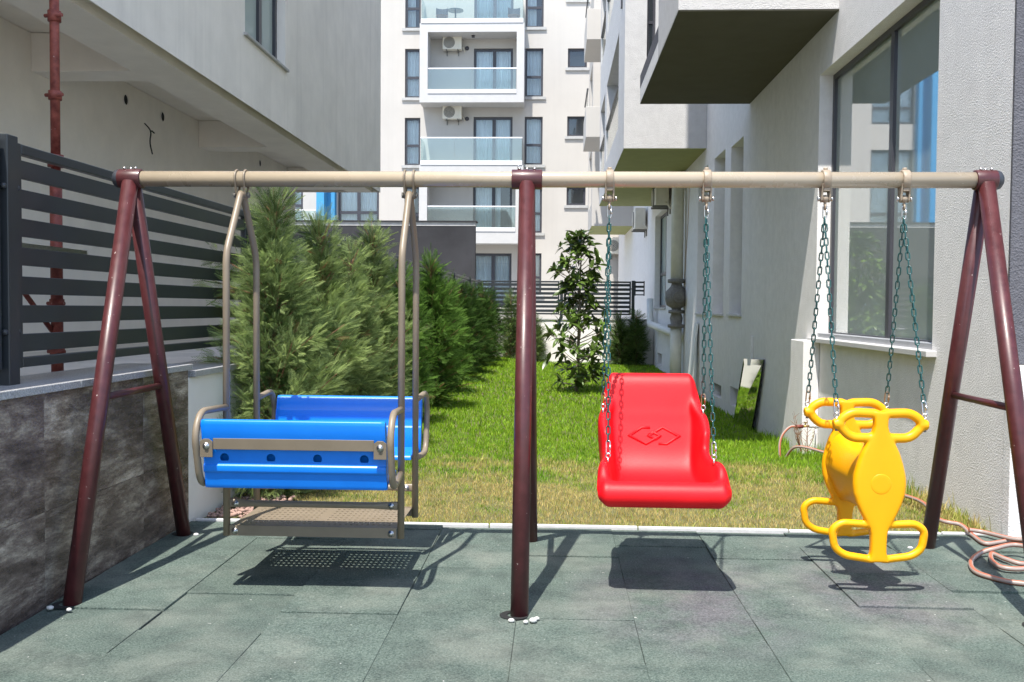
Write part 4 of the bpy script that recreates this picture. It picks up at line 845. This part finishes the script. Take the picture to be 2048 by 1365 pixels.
# blue face-to-face bench swing
bs_ = thing('bench_swing', 'blue face-to-face bench swing on beige rods with a perforated foot platform', 'swing', (-1.135, BY, .22), 'swings under the beam')
XL, XRr = -1.543, -.714; HY = .225; rr = .0165
MB180 = Matrix.Translation((XL + XRr, 2 * BY, 0)) @ Matrix.Rotation(math.pi, 4, 'Z')   # turn about the bench centre
for x in (XL, XRr):
    for s in (-1, 1):
        m = MB(); m.tube(fillet([(x, BY + s * .012, BZm - .07), (x, BY + s * .03, BZm - .09), (x, BY + s * HY, 1.545), (x, BY + s * HY, .215)], .06, 6), rr, 16); obj('hanger_rod', m, 'beige_paint', bs_)
    m = MB(); m.cyl((x - .018, BY, BZm - .078), (x + .018, BY, BZm - .078), .019, 12); obj('hub', m, 'beige_cast', bs_)
dep = -.57                                                       # outer y offset of the backrest
for s in (-1, 1):
    for x in (XL, XRr):
        o_ = (x - .0) ; m = MB(); xo = x + (-.012 if x == XL else .012)
        pts = fillet([(x, BY + s * HY, .822), (xo, BY + s * (HY + .30), .835), (xo, BY + s * (HY + .365), .74), (xo, BY + s * (HY + .30), .505), (x, BY + s * HY, .52)], .075, 7)
        m.tube(pts, .0155, 14); obj('arm_loop', m, 'beige_paint', bs_)
x0, x1 = XL + .012, XRr - .012
# backrest: closed profile in (outward offset, height), outward positive
def back_prof():
    return [(.500, .50), (.522, .497), (.528, .515), (.535, .565), (.549, .575), (.551, .60), (.543, .607), (.552, .66), (.556, .69), (.566, .697), (.575, .74), (.588, .785), (.585, .803), (.568, .808), (.553, .795), (.545, .765), (.535, .735), (.528, .73), (.522, .70), (.515, .65), (.508, .645), (.502, .60), (.49, .54)]
bp_ = back_prof(); ends = [(x0, .90), (x0 + .006, .985), (x0 + .02, 1), (x0 + .021, 1), (x1 - .021, 1), (x1 - .02, 1), (x1 - .006, .985), (x1, .90)]
cy = sum(p[0] for p in bp_) / len(bp_); cz = sum(p[1] for p in bp_) / len(bp_)
rows = [[(xx, BY - (cy + (a - cy) * k), cz + (b - cz) * (1 - (1 - k) * .3)) for a, b in bp_] for xx, k in ends]
m = MB().grid(rows, wrap=True); n = len(bp_); m.f += [tuple(range(n)), tuple(reversed(range(len(rows) * n - n, len(rows) * n)))]; m.sm += [False, False]
bo1 = obj('backrest', m, 'blue_plastic', bs_, bev=.003, seg=2)
def tw(o):                                                       # the same part on the opposite bench
    c = o.copy(); col.objects.link(c); c.parent = bs_; c.matrix_parent_inverse = Matrix.Translation(-Vector(bs_['_at'])); c.matrix_basis = MB180; return c
def carve(o, cutter):                                            # cut round recesses into a mesh for good
    tmp = bpy.data.objects.new('tmp', cutter.mesh('tmp')); col.objects.link(tmp); md = o.modifiers.new('cut', 'BOOLEAN'); md.object = tmp; md.solver = 'EXACT'
    bpy.context.view_layer.update(); me = bpy.data.meshes.new_from_object(o.evaluated_get(bpy.context.evaluated_depsgraph_get())); o.modifiers.clear(); o.data = me; bpy.data.objects.remove(tmp)
cm = MB()
for k in range(4):
    xx = x0 + (x1 - x0) * (.115 + .255 * k); q = Vector((xx, BY - .5475, .636)); cm.cyl(q + Vector((0, .004, -.001)), q - Vector((0, .04, -.006)), .0195, 20)
carve(bo1, cm)
bo2 = tw(bo1)
# seat: ribbed profile
sp_ = [(.215, .512), (.222, .53), (.235, .54)]
for k in range(5):
    a = .245 + k * .05; sp_ += [(a, .5415), (a + .006, .535), (a + .012, .535), (a + .018, .5415)]
sp_ += [(.49, .54), (.50, .527), (.49, .512), (.36, .505)]
rows = [[(xx, BY - a, .525 + (b - .525) * k) for a, b in sp_] for xx, k in ((x0 + .01, .8), (x0 + .016, 1), (x1 - .016, 1), (x1 - .01, .8))]
m = MB().grid(rows, wrap=True); n = len(sp_); m.f += [tuple(range(n)), tuple(reversed(range(3 * n, 4 * n)))]; m.sm += [False, False]
se = obj('seat', m, 'blue_plastic', bs_, bev=.002, seg=1); tw(se)
# flat bar behind the backrest with welded plates
m = MB(); a0, a1 = x0 - .012, x1 + .012
m.box((x0 + .05, BY - .574, .676), (x1 - .05, BY - .569, .724)); fb1 = obj('back_bar', m, 'beige_shade', bs_, bev=.001, seg=1)
for xx, s in ((x0 + .022, 1), (x1 - .022, -1)):
    m = MB(); m.prism([(-.028, -.05), (.028, -.05), (.028, .018), (.012, .03), (-.012, .03), (-.028, .018)], lambda a, b, d: (xx + a, BY + d, .692 + b), -.580, -.5745); pl = obj('plate', m, 'beige_shade', fb1, bev=.001, seg=1)
    m = MB(); m.lathe([(.015, 0), (.015, .003), (.009, .003), (.009, .010), (.0004, .011)], (xx, BY - .580, .692), (0, -1, 0), 12); obj('bolt', m, 'steel', fb1)
fb2 = tw(fb1)
# cross tubes with flattened ends, platform
zf = .262
for s in (-1, 1):
    yb = BY + s * (HY - .0) ; m = MB(); xs = [XL + .005, XL + .05, XL + .085, XL + .13, XRr - .13, XRr - .085, XRr - .05, XRr - .005]; fl = [(.4, 1.25), (.4, 1.25), (.6, 1.15), (1, 1), (1, 1), (.6, 1.15), (.4, 1.25), (.4, 1.25)]
    rows = []
    for xx, (fa, fbb) in zip(xs, fl): rows.append([(xx, yb - s * .0 + .0155 * fa * math.cos(a), .368 + .0155 * fbb * math.sin(a)) for a in [k * math.pi / 8 for k in range(16)]])
    m.grid(rows, wrap=True); ct = obj('cross_tube', m, 'beige_paint', bs_)
    for xx in (XL + .045, XRr - .045): m = MB(); m.lathe([(.015, 0), (.015, .003), (.009, .003), (.009, .010), (.0004, .011)], (xx, BY + s * HY - .007, .368), (0, -1, 0), 12); obj('bolt', m, 'steel', ct)
pf = MB(); px0, px1, py0, py1 = XL + .019, XRr - .019, BY - HY - .012, BY + HY + .012
gxs = []; CELL = .0265
xm = (px0 + px1) / 2; half = 13 * CELL
cols_ = [px0, xm - .02 - half] + [xm - .02 - half + CELL * k for k in range(1, 14)] + [xm + .02 + CELL * k for k in range(14)] + [px1]
cols_ = sorted(set(round(c, 5) for c in cols_)); ny = 8; ch = .047; ym = BY - ny * ch / 2
rws = [py0] + [ym + ch * k for k in range(ny + 1)] + [py1]
def hole_cell(a, b, c, d, r=.0072):
    cx_, cy_ = (a + b) / 2, (c + d) / 2; o8 = [(b, cy_), (b, d), (cx_, d), (a, d), (a, cy_), (a, c), (cx_, c), (b, c)]
    i8 = [(cx_ + r * math.cos(k * math.pi / 4), cy_ + r * math.sin(k * math.pi / 4)) for k in range(8)]
    pf.add([(x, y, zf) for x, y in o8] + [(x, y, zf) for x, y in i8], [(k, (k + 1) % 8, 8 + (k + 1) % 8, 8 + k) for k in range(8)])
for i in range(len(cols_) - 1):
    for j in range(len(rws) - 1):
        a, b, c, d = cols_[i], cols_[i + 1], rws[j], rws[j + 1]
        if abs((b - a) - CELL) < 1e-3 and 0 < j < len(rws) - 2: hole_cell(a, b, c, d)
        else: pf.add([(a, c, zf), (b, c, zf), (b, d, zf), (a, d, zf)], [(0, 1, 2, 3)])
po = obj('foot_platform', pf, 'beige_paint', bs_, label='perforated beige foot platform'); md = po.modifiers.new('thick', 'SOLIDIFY'); md.thickness = .0025; md.offset = -1
for s in (-1, 1):
    yq = BY + s * (HY + .0145); m = MB(); m.box((px0, yq - .0025, .218), (px1, yq + .0025, zf + .004)); ed = obj('platform_edge', m, 'beige_paint', bs_)
    for xx in (px0 + .025, px1 - .025): m = MB(); m.lathe([(.015, 0), (.015, .003), (.009, .003), (.009, .010), (.0004, .011)], (xx, yq - .0026, .24), (0, -1, 0), 12); obj('bolt', m, 'steel', ed)

# ================================================================ hose
def tube_col(pts, r, n=10, twist=2.2):
    m = MB(); m.tube(pts, r, n); me = m.mesh('hose'); ca = me.color_attributes.new('Col', 'FLOAT_COLOR', 'CORNER'); N = len(pts)
    tab = [(.42, .13, .075, 1) if (j // 2) % 2 == 0 else (.33, .27, .24, 1) for j in range(n)]
    vals = []
    for p in me.polygons:
        j = p.index % n if p.index < (N - 1) * n else 0; vals += list(tab[j]) * p.loop_total
    ca.data.foreach_set('color', vals); return me
def smooth_path(pts, per=8):
    P = [Vector(p) for p in pts]; out = []
    for i in range(len(P) - 1):
        a = P[max(i - 1, 0)]; b = P[i]; c = P[i + 1]; d = P[min(i + 2, len(P) - 1)]
        for k in range(per):
            t = k / per; out.append(.5 * ((2 * b) + (c - a) * t + (2 * a - 5 * b + 4 * c - d) * t * t + (3 * b - a - 3 * c + d) * t ** 3))
    return out + [P[-1]]
hs_ = thing('garden_hose', 'terracotta and grey garden hose running from the tap along the lawn to a coil', 'hose', (2.3, 5.2, 0))
def gr(px, py, h=.03): return Vector((*gz(px, py, h).xy, h))
hp = [(tx - .17, ty, tz - .006), (tx - .24, ty, tz - .012), (tx - .315, ty - .02, tz - .09), (tx - .345, ty - .05, tz - .2), (tx - .33, ty - .1, tz - .34), (tx - .24, ty - .25, .02), (tx - .0, ty - .55, .0), (tx + .1, ty - 1.2, .02), (2.28, 7.1, .03), (2.43, 6.4, .04)]
hp += [gr(1876, 1038, .06), gr(1921, 1050, .05), gr(1944, 1070, .02), gr(1969, 1087, .02), gr(1997, 1085, .02), gr(2030, 1080, .02), gr(2070, 1086, .02), gr(2085, 1110, .02), gr(2050, 1128, .02), gr(2010, 1118, .03), gr(1984, 1108, .03), gr(1984, 1122, .03), gr(2004, 1135, .03), gr(2045, 1138, .03), gr(2085, 1128, .045), gr(2075, 1102, .06), gr(2030, 1090, .06), gr(1990, 1097, .055), gr(1960, 1107, .03), gr(1942, 1124, .02), gr(1950, 1143, .02), gr(1985, 1156, .02), gr(2034, 1166, .02), gr(2090, 1165, .02), gr(2110, 1120, .03), gr(2070, 1085, .05), gr(2023, 1078, .04), gr(1969, 1065, .035), gr(1938, 1060, .045)]
me = tube_col(smooth_path(hp, 10), .0125); obj('tubing', None, 'hose', hs_, me=me)

# ================================================================ GREENERY
def batch(name, V, Fc, colr, m, parent=None, kind=None, label=None, smooth=False):
    """V (n,k,3) instances of a k-vertex template; Fc template faces (all tris or quads); colr (n,3)"""
    n, k, _ = V.shape; me = bpy.data.meshes.new(name); fl = Fc.shape[1]; nf = n * Fc.shape[0]
    me.vertices.add(n * k); me.vertices.foreach_set('co', V.reshape(-1).astype(np.float32))
    idx = (Fc[None] + (np.arange(n) * k)[:, None, None]).reshape(-1).astype(np.int32)
    me.loops.add(nf * fl); me.loops.foreach_set('vertex_index', idx); me.polygons.add(nf); me.polygons.foreach_set('loop_start', np.arange(0, nf * fl, fl, dtype=np.int32))
    ca = me.color_attributes.new('Col', 'FLOAT_COLOR', 'POINT'); c4 = np.ones((n, k, 4), np.float32); c4[..., :3] = colr[:, None, :] if colr.ndim == 2 else colr
    ca.data.foreach_set('color', c4.reshape(-1)); me.update(calc_edges=True); me.validate()
    return obj(name, None, m, parent, me=me, kind=kind, label=label)
def frames(d, roll):
    d = d / np.linalg.norm(d, axis=1, keepdims=True); up = np.tile([0., 0., 1.], (len(d), 1)); s = np.cross(d, up); ln = np.linalg.norm(s, axis=1, keepdims=True); s = np.where(ln < 1e-3, [[1., 0, 0]], s / np.maximum(ln, 1e-6)); u = np.cross(s, d)
    c, sn = np.cos(roll)[:, None], np.sin(roll)[:, None]; return d, s * c + u * sn, u * c - s * sn
# ---- grass
def grass():
    g = np.random.default_rng(11); pts = []
    for y0, y1, dens, hh, ww in ((5.61, 7.2, 6500, .034, .0042), (7.2, 10, 3400, .042, .006), (10, 14, 1700, .05, .009), (14, YB, 700, .055, .015)):
        n = int((y1 - y0) * 4.7 * dens); y = g.uniform(y0, y1, n); x = g.uniform(-2.17, XR, n); x = np.maximum(x, -2.2 + .0175 * (y - 4) + .005)
        pts.append(np.stack([x, y, np.full(n, hh), np.full(n, ww)], 1))
    # tall unmown fringes along the right wall and the kerb
    n = 2600; y = g.uniform(5.7, 11.5, n); x = XR - .0 - np.abs(g.normal(0, .10, n)); pts.append(np.stack([x, y, g.uniform(.06, .14, n), np.full(n, .006)], 1))
    n = 900; x = g.uniform(-2.1, 2.5, n); y = 5.632 + np.abs(g.normal(0, .02, n)); pts.append(np.stack([x, y, g.uniform(.03, .07, n), np.full(n, .0045)], 1))
    A = np.concatenate(pts); n = len(A); x, y, h, wd = A.T
    keep = ~((x < -1.6) & (y < 6.3)); A = A[keep]; x, y, h, wd = A.T; n = len(A)
    def nz(s, o=0.): return np.array([noise.noise((a * s + o, b * s, o)) for a, b in zip(x, y)])
    n1 = nz(1.3, 3.); n2 = nz(5.5, 9.)
    z = np.array([lawn_z(a, b) for a, b in zip(x, y)])
    dry = np.clip(1.34 - (y - 5.7) / 2.1 + n1 * .85 + n2 * .75 - .5 * np.clip((x - 1.9) / .5, 0, 1), 0, 1) * .92
    dry = np.where(y > 9, np.clip(dry, 0, .1), dry)
    dry *= np.clip((y - 5.63) / .16 + .35, 0, 1)
    green = np.array([.10, .245, .011]); lime = np.array([.275, .43, .025]); straw = np.array([.52, .40, .16])
    t = np.clip(.5 + n2 * .6 + g.normal(0, .25, n), 0, 1)[:, None]; c = green * (1 - t) + lime * t
    dd = np.clip(dry + g.normal(0, .28, n), 0, 1)[:, None]; dd = np.where(dry[:, None] < .03, dd * .15, dd); c = c * (1 - dd) + straw * dd; c *= g.uniform(.75, 1.25, (n, 1))
    hh = h * (g.uniform(.55, 1.25, n) + np.where(g.random(n) < .02, g.uniform(.4, 1.2, n), 0)) * (1 + n1 * .3) * (1 - .25 * dry); an = g.uniform(0, 2 * math.pi, n); lean = np.abs(g.normal(0, .5, n)) * hh
    base = np.stack([x, y, z - .004], 1); sx = np.stack([np.cos(an), np.sin(an), np.zeros(n)], 1) * wd[:, None] * .5; la = g.uniform(0, 2 * math.pi, n); ld = np.stack([np.cos(la), np.sin(la), np.zeros(n)], 1)
    mid = base + ld * (lean * .35)[:, None] + np.array([0, 0, 1]) * (hh * .58)[:, None]; tip = base + ld * lean[:, None] + np.array([0, 0, 1]) * hh[:, None]
    V = np.stack([base - sx, base + sx, mid + sx * .75, mid - sx * .75, tip], 1); Fc = np.array([[0, 1, 2], [0, 2, 3], [3, 2, 4]])
    o = batch('grass', V, Fc, c, 'grass', kind='stuff'); o['label'] = 'short lawn grass, straw-dry near the paving and green beyond'
grass()
# ---- conifers
def spray_template(nl=6):
    vs = [(0, -.012, 0), (0, .012, 0), (1, 0, -.05)]; fs = [(0, 1, 2)]
    for i in range(nl):
        s = .1 + .82 * i / (nl - 1); L = .50 * (1 - .62 * s) + .06
        for sg in (-1, 1):
            a = R(40); dx, dy = math.cos(a) * L, math.sin(a) * L * sg; b = s + (.05 if sg > 0 else 0); k = len(vs); w_ = .019
            z0 = -.05 * b * b
            vs += [(b, 0, z0), (b + dx * .5 - w_ * sg * math.sin(a), dy * .5 + w_ * math.cos(a) * sg * .9, z0 + .01), (b + dx, dy, z0 - .05), (b + dx * .5 + w_ * math.sin(a), dy * .5 - w_ * math.cos(a) * sg * .9, z0 + .01)]
            fs += [(k, k + 1, k + 2), (k, k + 2, k + 3)]
    return np.array(vs), np.array(fs)
SPR = spray_template()
def conifer(label, x, y, zb, zt, rad, nb, per, seed, tone=(1, 1, 1), group='conifers of the left hedge', lean=(0, 0), slen=.15, low=.0, name='conifer', extra=(), xmin=None):
    g = np.random.default_rng(seed); h = zt - zb; t = thing(name, label, 'conifer', (x, y, zb), group)
    tr = []; 
    for k in range(8): f = k / 7; tr.append((x + lean[0] * f + .015 * math.sin(f * 7 + seed), y + lean[1] * f + .012 * math.cos(f * 5 + seed), zb - .05 + (h * .97 + .05) * f))
    obj('trunk', MB().tube(tr, [.028 * (1 - f * .13) for f in range(8)], 8), 'bark', t)
    P, D, S, SF = [], [], [], []; bm_ = MB()
    for b in range(nb + len(extra)):
        f = low + (1 - low) * (b + g.uniform(0, 1)) / nb; f = f ** .92; az = b * 2.39996 + g.uniform(-.4, .4)
        prof = (.75 + .25 * ss(0, .2, f)) * (1 - .88 * ss(.32, .98, f)); L = rad * prof * g.uniform(.55, 1.25) * (1.3 if g.random() < .14 else 1)
        if f > .93: L = rad * .18 + .05
        el = R(14 + 42 * f + g.uniform(-14, 14)); d = np.array([math.cos(az) * math.cos(el), math.sin(az) * math.cos(el), math.sin(el)]); L = L / max(.5, math.cos(el)) * (.9 if f < .85 else .7)
        if b >= nb: f, az, L, el = extra[b - nb]; d = np.array([math.cos(az) * math.cos(el), math.sin(az) * math.cos(el), math.sin(el)])
        p0 = np.array([x + lean[0] * f, y + lean[1] * f, zb + h * f * .93])
        if xmin is not None and b < nb and p0[0] + d[0] * L < xmin: L *= .5
        cur = [p0 + d * L * s + np.array([0, 0, .06 * L * s * s]) for s in (0, .35, .7, 1.0)]
        bm_.tube([tuple(c) for c in cur], [.009, .007, .005, .002], 4, cap=False)
        npb = max(5, int(per * 2.1 * (1 - .45 * ss(.6, .95, f)) * (.45 + .75 * L / rad)))
        s = np.clip(g.beta(2.1, 1.15, npb), .12, 1); pt = p0 + d * (L * s)[:, None] + np.array([0, 0, .06 * L]) * (s ** 2)[:, None]
        side = g.normal(0, 1, (npb, 3)); dv = d * (1.0 + .3 * s[:, None]) + side * .72 + np.array([0, 0, .10]); pt = pt + side * .045
        P.append(pt); D.append(dv); SF.append(s); S.append(slen * g.uniform(.6, 1.15, npb) * (1.05 - .25 * s))
    # leading shoots: a thin bare leader and a few side shoots
    ld = [(x + lean[0], y + lean[1], zt - .25), (x + lean[0] + g.normal(0, .015), y + lean[1], zt - .1), (x + lean[0] + g.normal(0, .035), y + lean[1], zt + .05)]
    bm_.tube(ld, [.006, .004, .0015], 4, cap=False)
    for k in range(14):
        f = k / 13; pt = np.array([[x + lean[0], y + lean[1], zt - .28 + .33 * f]]) + g.normal(0, .012, (1, 3)); P.append(pt); D.append(np.array([[g.normal(0, .55), g.normal(0, .55), 1.]])); SF.append(np.array([.9])); S.append(np.array([slen * (.75 - .3 * f)]))
    P = np.concatenate(P); D = np.concatenate(D); S = np.concatenate(S); SF = np.concatenate(SF); n = len(P); d, s, u = frames(D, g.uniform(-1.3, 1.3, n)); T = SPR[0]
    V = P[:, None, :] + S[:, None, None] * (T[None, :, 0:1] * d[:, None] + T[None, :, 1:2] * s[:, None] + T[None, :, 2:3] * u[:, None])
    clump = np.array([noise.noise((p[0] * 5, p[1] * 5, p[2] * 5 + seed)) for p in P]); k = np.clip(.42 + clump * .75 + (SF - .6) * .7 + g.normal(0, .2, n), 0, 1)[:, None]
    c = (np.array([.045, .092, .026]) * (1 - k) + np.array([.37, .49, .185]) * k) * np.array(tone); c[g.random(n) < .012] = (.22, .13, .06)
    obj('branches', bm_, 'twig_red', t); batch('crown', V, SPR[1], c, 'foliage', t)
    return t
def tree_at(px, py, y): q = gy(px, py, y); return q.x, q.z
specs = [(548, 384, 6.45, .40, 120, 34, 'tall feathery cypress nearest the swing, at the left end of the hedge'), (640, 440, 7.35, .38, 105, 32, 'second cypress of the hedge, just right of the tallest'),
         (745, 452, 8.7, .38, 110, 28, 'pointed cypress rising behind the right rod of the blue swing'), (700, 500, 7.95, .34, 90, 28, 'shorter cypress filling the gap before the pointed cypress'),
         (800, 548, 10.6, .34, 110, 20, 'dense cypress behind the right rod of the blue swing'), (862, 520, 12.4, .40, 140, 20, 'cypress with a bare forked leader, sunlit on its right side'), (893, 566, 14.6, .36, 100, 18, 'rounded sunlit cypress right of the forked one')]
for i, (px, py, y, r, nb, per, lab) in enumerate(specs):
    x, zt = tree_at(px, py, y); x = max(x, LW(y) + .22); conifer(lab, x, y, lawn_z(x, y) - .02, zt, r, nb, per, 20 + i, xmin=LW(y) - .25, extra=() if i else ((.74, 3.0, .50, .45), (.70, 3.4, .42, .25), (.16, 4.35, .62, .12), (.2, 4.1, .5, .2), (.1, 4.6, .55, .05), (.45, 3.6, .42, .2)), slen=.11 if y < 9 else .14, tone=(1.35, 1.27, 1.3) if y < 9 else (.58, .8, .4))  # tone paints sun onto the near trees and shade onto the far ones
for i, (px, py, y) in enumerate(((920, 585, 16.8), (935, 588, 19.0), (950, 590, 21.2), (962, 594, 23.4))):
    x, zt = tree_at(px, py, y); x = max(x, LW(y) + .25); conifer(('shaded hedge cypress, %s of the four at the far end of the hedge' % ('first', 'second', 'third', 'last')[i]), x, y, lawn_z(x, y) - .02, zt + .1, .33, 90, 14, 40 + i, tone=(.36, .52, .28), slen=.17)  # low tone puts the far end's shade into the foliage colour
for i, (px, ptop, rad, lab) in enumerate(((1022, 588, .24, 'slim young cypress against the far white wall behind the middle post'), (1068, 640, .18, 'thin young cypress against the far wall just right of the middle post'), (1240, 638, .26, 'young cypress against the far wall behind the red swing chains'), (1273, 628, .20, 'thin cypress in the right corner of the far wall'))):
    y = YB - .35; q = gy(px, ptop, y); conifer(lab, q.x, y, lawn_z(q.x, y) - .02, q.z, rad, 60, 11, 60 + i, group='young cypresses at the far wall', slen=.2, tone=(.8, .85, .75) if i < 2 else (.6, .7, .5))
# side branches of the first cypress that reach over the wall
# ---- magnolia
def magnolia():
    g = random.Random(9); b0 = gz(1152, 783, -.13); x, y, zb = b0.x, b0.y, lawn_z(b0.x, b0.y); S = y / F
    t = thing('magnolia_tree', 'young magnolia with large glossy leaves standing alone on the lawn', 'tree', (x, y, zb))
    def at(px, py, dy=0.): q = gy(px, py, y + dy); return q
    tr = [(x, y, zb - .05), tuple(at(1156, 720)), tuple(at(1158, 650)), tuple(at(1160, 580)), tuple(at(1162, 520)), tuple(at(1164, 470))]
    obj('trunk', MB().tube(smooth_path(tr, 4), [.034 - .028 * k / 20 for k in range(21)], 8), 'bark_grey', t)
    leafm = []
    for v in range(3):
        rows = []; n = 6
        for i in range(n + 1):
            f = i / n; w_ = .21 * math.sin(math.pi * min(1, f * .97 + .03) ** .85) + .004; dr = -.16 * f * f * (1 + v * .5)
            rows.append([(f, -w_, .05 * math.sin(math.pi * f) + dr), (f, 0, dr), (f, w_, .05 * math.sin(math.pi * f) + dr)])
        me = MB().grid(rows).mesh('leaf'); me.materials.append(MAT['magnolia_leaf']); leafm.append(me)
    # outline of the crown: (px row, left px, right px)
    ol = [(468, 1148, 1178), (495, 1112, 1194), (540, 1102, 1204), (572, 1124, 1186), (598, 1122, 1190), (640, 1096, 1210), (690, 1090, 1215), (730, 1095, 1205), (765, 1112, 1182)]
    L = []; tw_ = MB()
    def lr(py): return np.interp(py, [o[0] for o in ol], [o[1] for o in ol]), np.interp(py, [o[0] for o in ol], [o[2] for o in ol])
    for k in range(205):
        py = 466 + 300 * ((k + g.random()) / 205); l, r = lr(py); c = 1158; hw = (r - l) / 2 * S * 1.0; cx = (l + r) / 2
        rad = hw * math.sqrt(g.uniform(.12, 1.15)); az = g.uniform(0, 2 * math.pi)
        if noise.noise((math.cos(az) * 1.5, math.sin(az) * 1.5, py * .03)) < -.2: continue
        q = at(cx, py); p = Vector((q.x + rad * math.cos(az), y + rad * math.sin(az), q.z))
        s = Vector((at(1158, py).x, y, p.z - .18 - .1 * g.random())); 
        if s.z < zb + .2: s.z = zb + .15
        tw_.tube([s, s.lerp(p, .6) + Vector((0, 0, -.02)), p], [.009, .006, .004], 4, cap=False)
        out = (p - s).normalized()
        nl = g.choice((5, 6, 7))
        for j in range(nl):
            a = 2 * math.pi * j / nl + g.uniform(-.3, .3); e = g.uniform(.25, .95); u = out.orthogonal().normalized(); v = out.cross(u)
            d = (out * (.75 * e) + (u * math.cos(a) + v * math.sin(a)) + Vector((0, 0, .15))).normalized(); L.append((p - out * g.uniform(0, .06), d, g.uniform(.11, .23)))
    L.append((Vector(at(1163, 478)), Vector((.05, -.1, 1)), .17))
    obj('branches', tw_, 'bark_grey', t)
    def mx(p, d, s):
        yv = Vector((0, 0, 1)).cross(d); yv = (yv.normalized() if yv.length > .05 else Vector((1, 0, 0))); zv = d.cross(yv).normalized(); a = g.uniform(-.7, .7)
        return Matrix.Translation(p) @ Matrix((d, yv, zv)).transposed().to_4x4() @ Matrix.Rotation(a, 4, 'X') @ Matrix.Scale(s, 4)
    L.sort(key=lambda q: q[0].y)                                  # the nearest leaves show largest
    rest = MB(); tv = [[v.co.copy() for v in me.vertices] for me in leafm]; tf = [tuple(p.vertices) for p in leafm[0].polygons]
    for i, (p, d, s) in enumerate(L):
        M_ = mx(p, d, s)
        if i < 300:
            o = bpy.data.objects.new('leaf', leafm[i % 3]); col.objects.link(o); o.parent = t; o.matrix_parent_inverse = Matrix.Translation(-Vector(t['_at'])); o.matrix_basis = M_
        else: rest.add([M_ @ v for v in tv[i % 3]], tf, True)
    obj('leaves', rest, 'magnolia_leaf', t, kind='stuff')
magnolia()
# small dry weeds in front of the pilaster
wd_ = thing('weed', 'thin dry weed in front of the pilaster by the tap', 'weed', (2.4, 9.1, -.05)); m = MB(); gw = random.Random(4)
for k in range(9):
    bx_ = 2.38 + gw.uniform(-.03, .06); q = Vector((bx_, 9.15, -.05)); e = q + Vector((gw.uniform(-.1, .08), gw.uniform(-.05, .05), gw.uniform(.2, .42))); m.tube([q, q.lerp(e, .5) + Vector((gw.uniform(-.02, .02), 0, 0)), e], [.004, .003, .001], 4, cap=False)
    for j in range(4): f = .4 + .15 * j; b = q.lerp(e, f); m.tube([b, b + Vector((gw.uniform(-.05, .05), gw.uniform(-.03, .03), .04))], [.003, .001], 4, cap=False)
obj('stem', m, 'twig_red', wd_)

for o in bpy.data.objects:
    if '_at' in o: del o['_at']
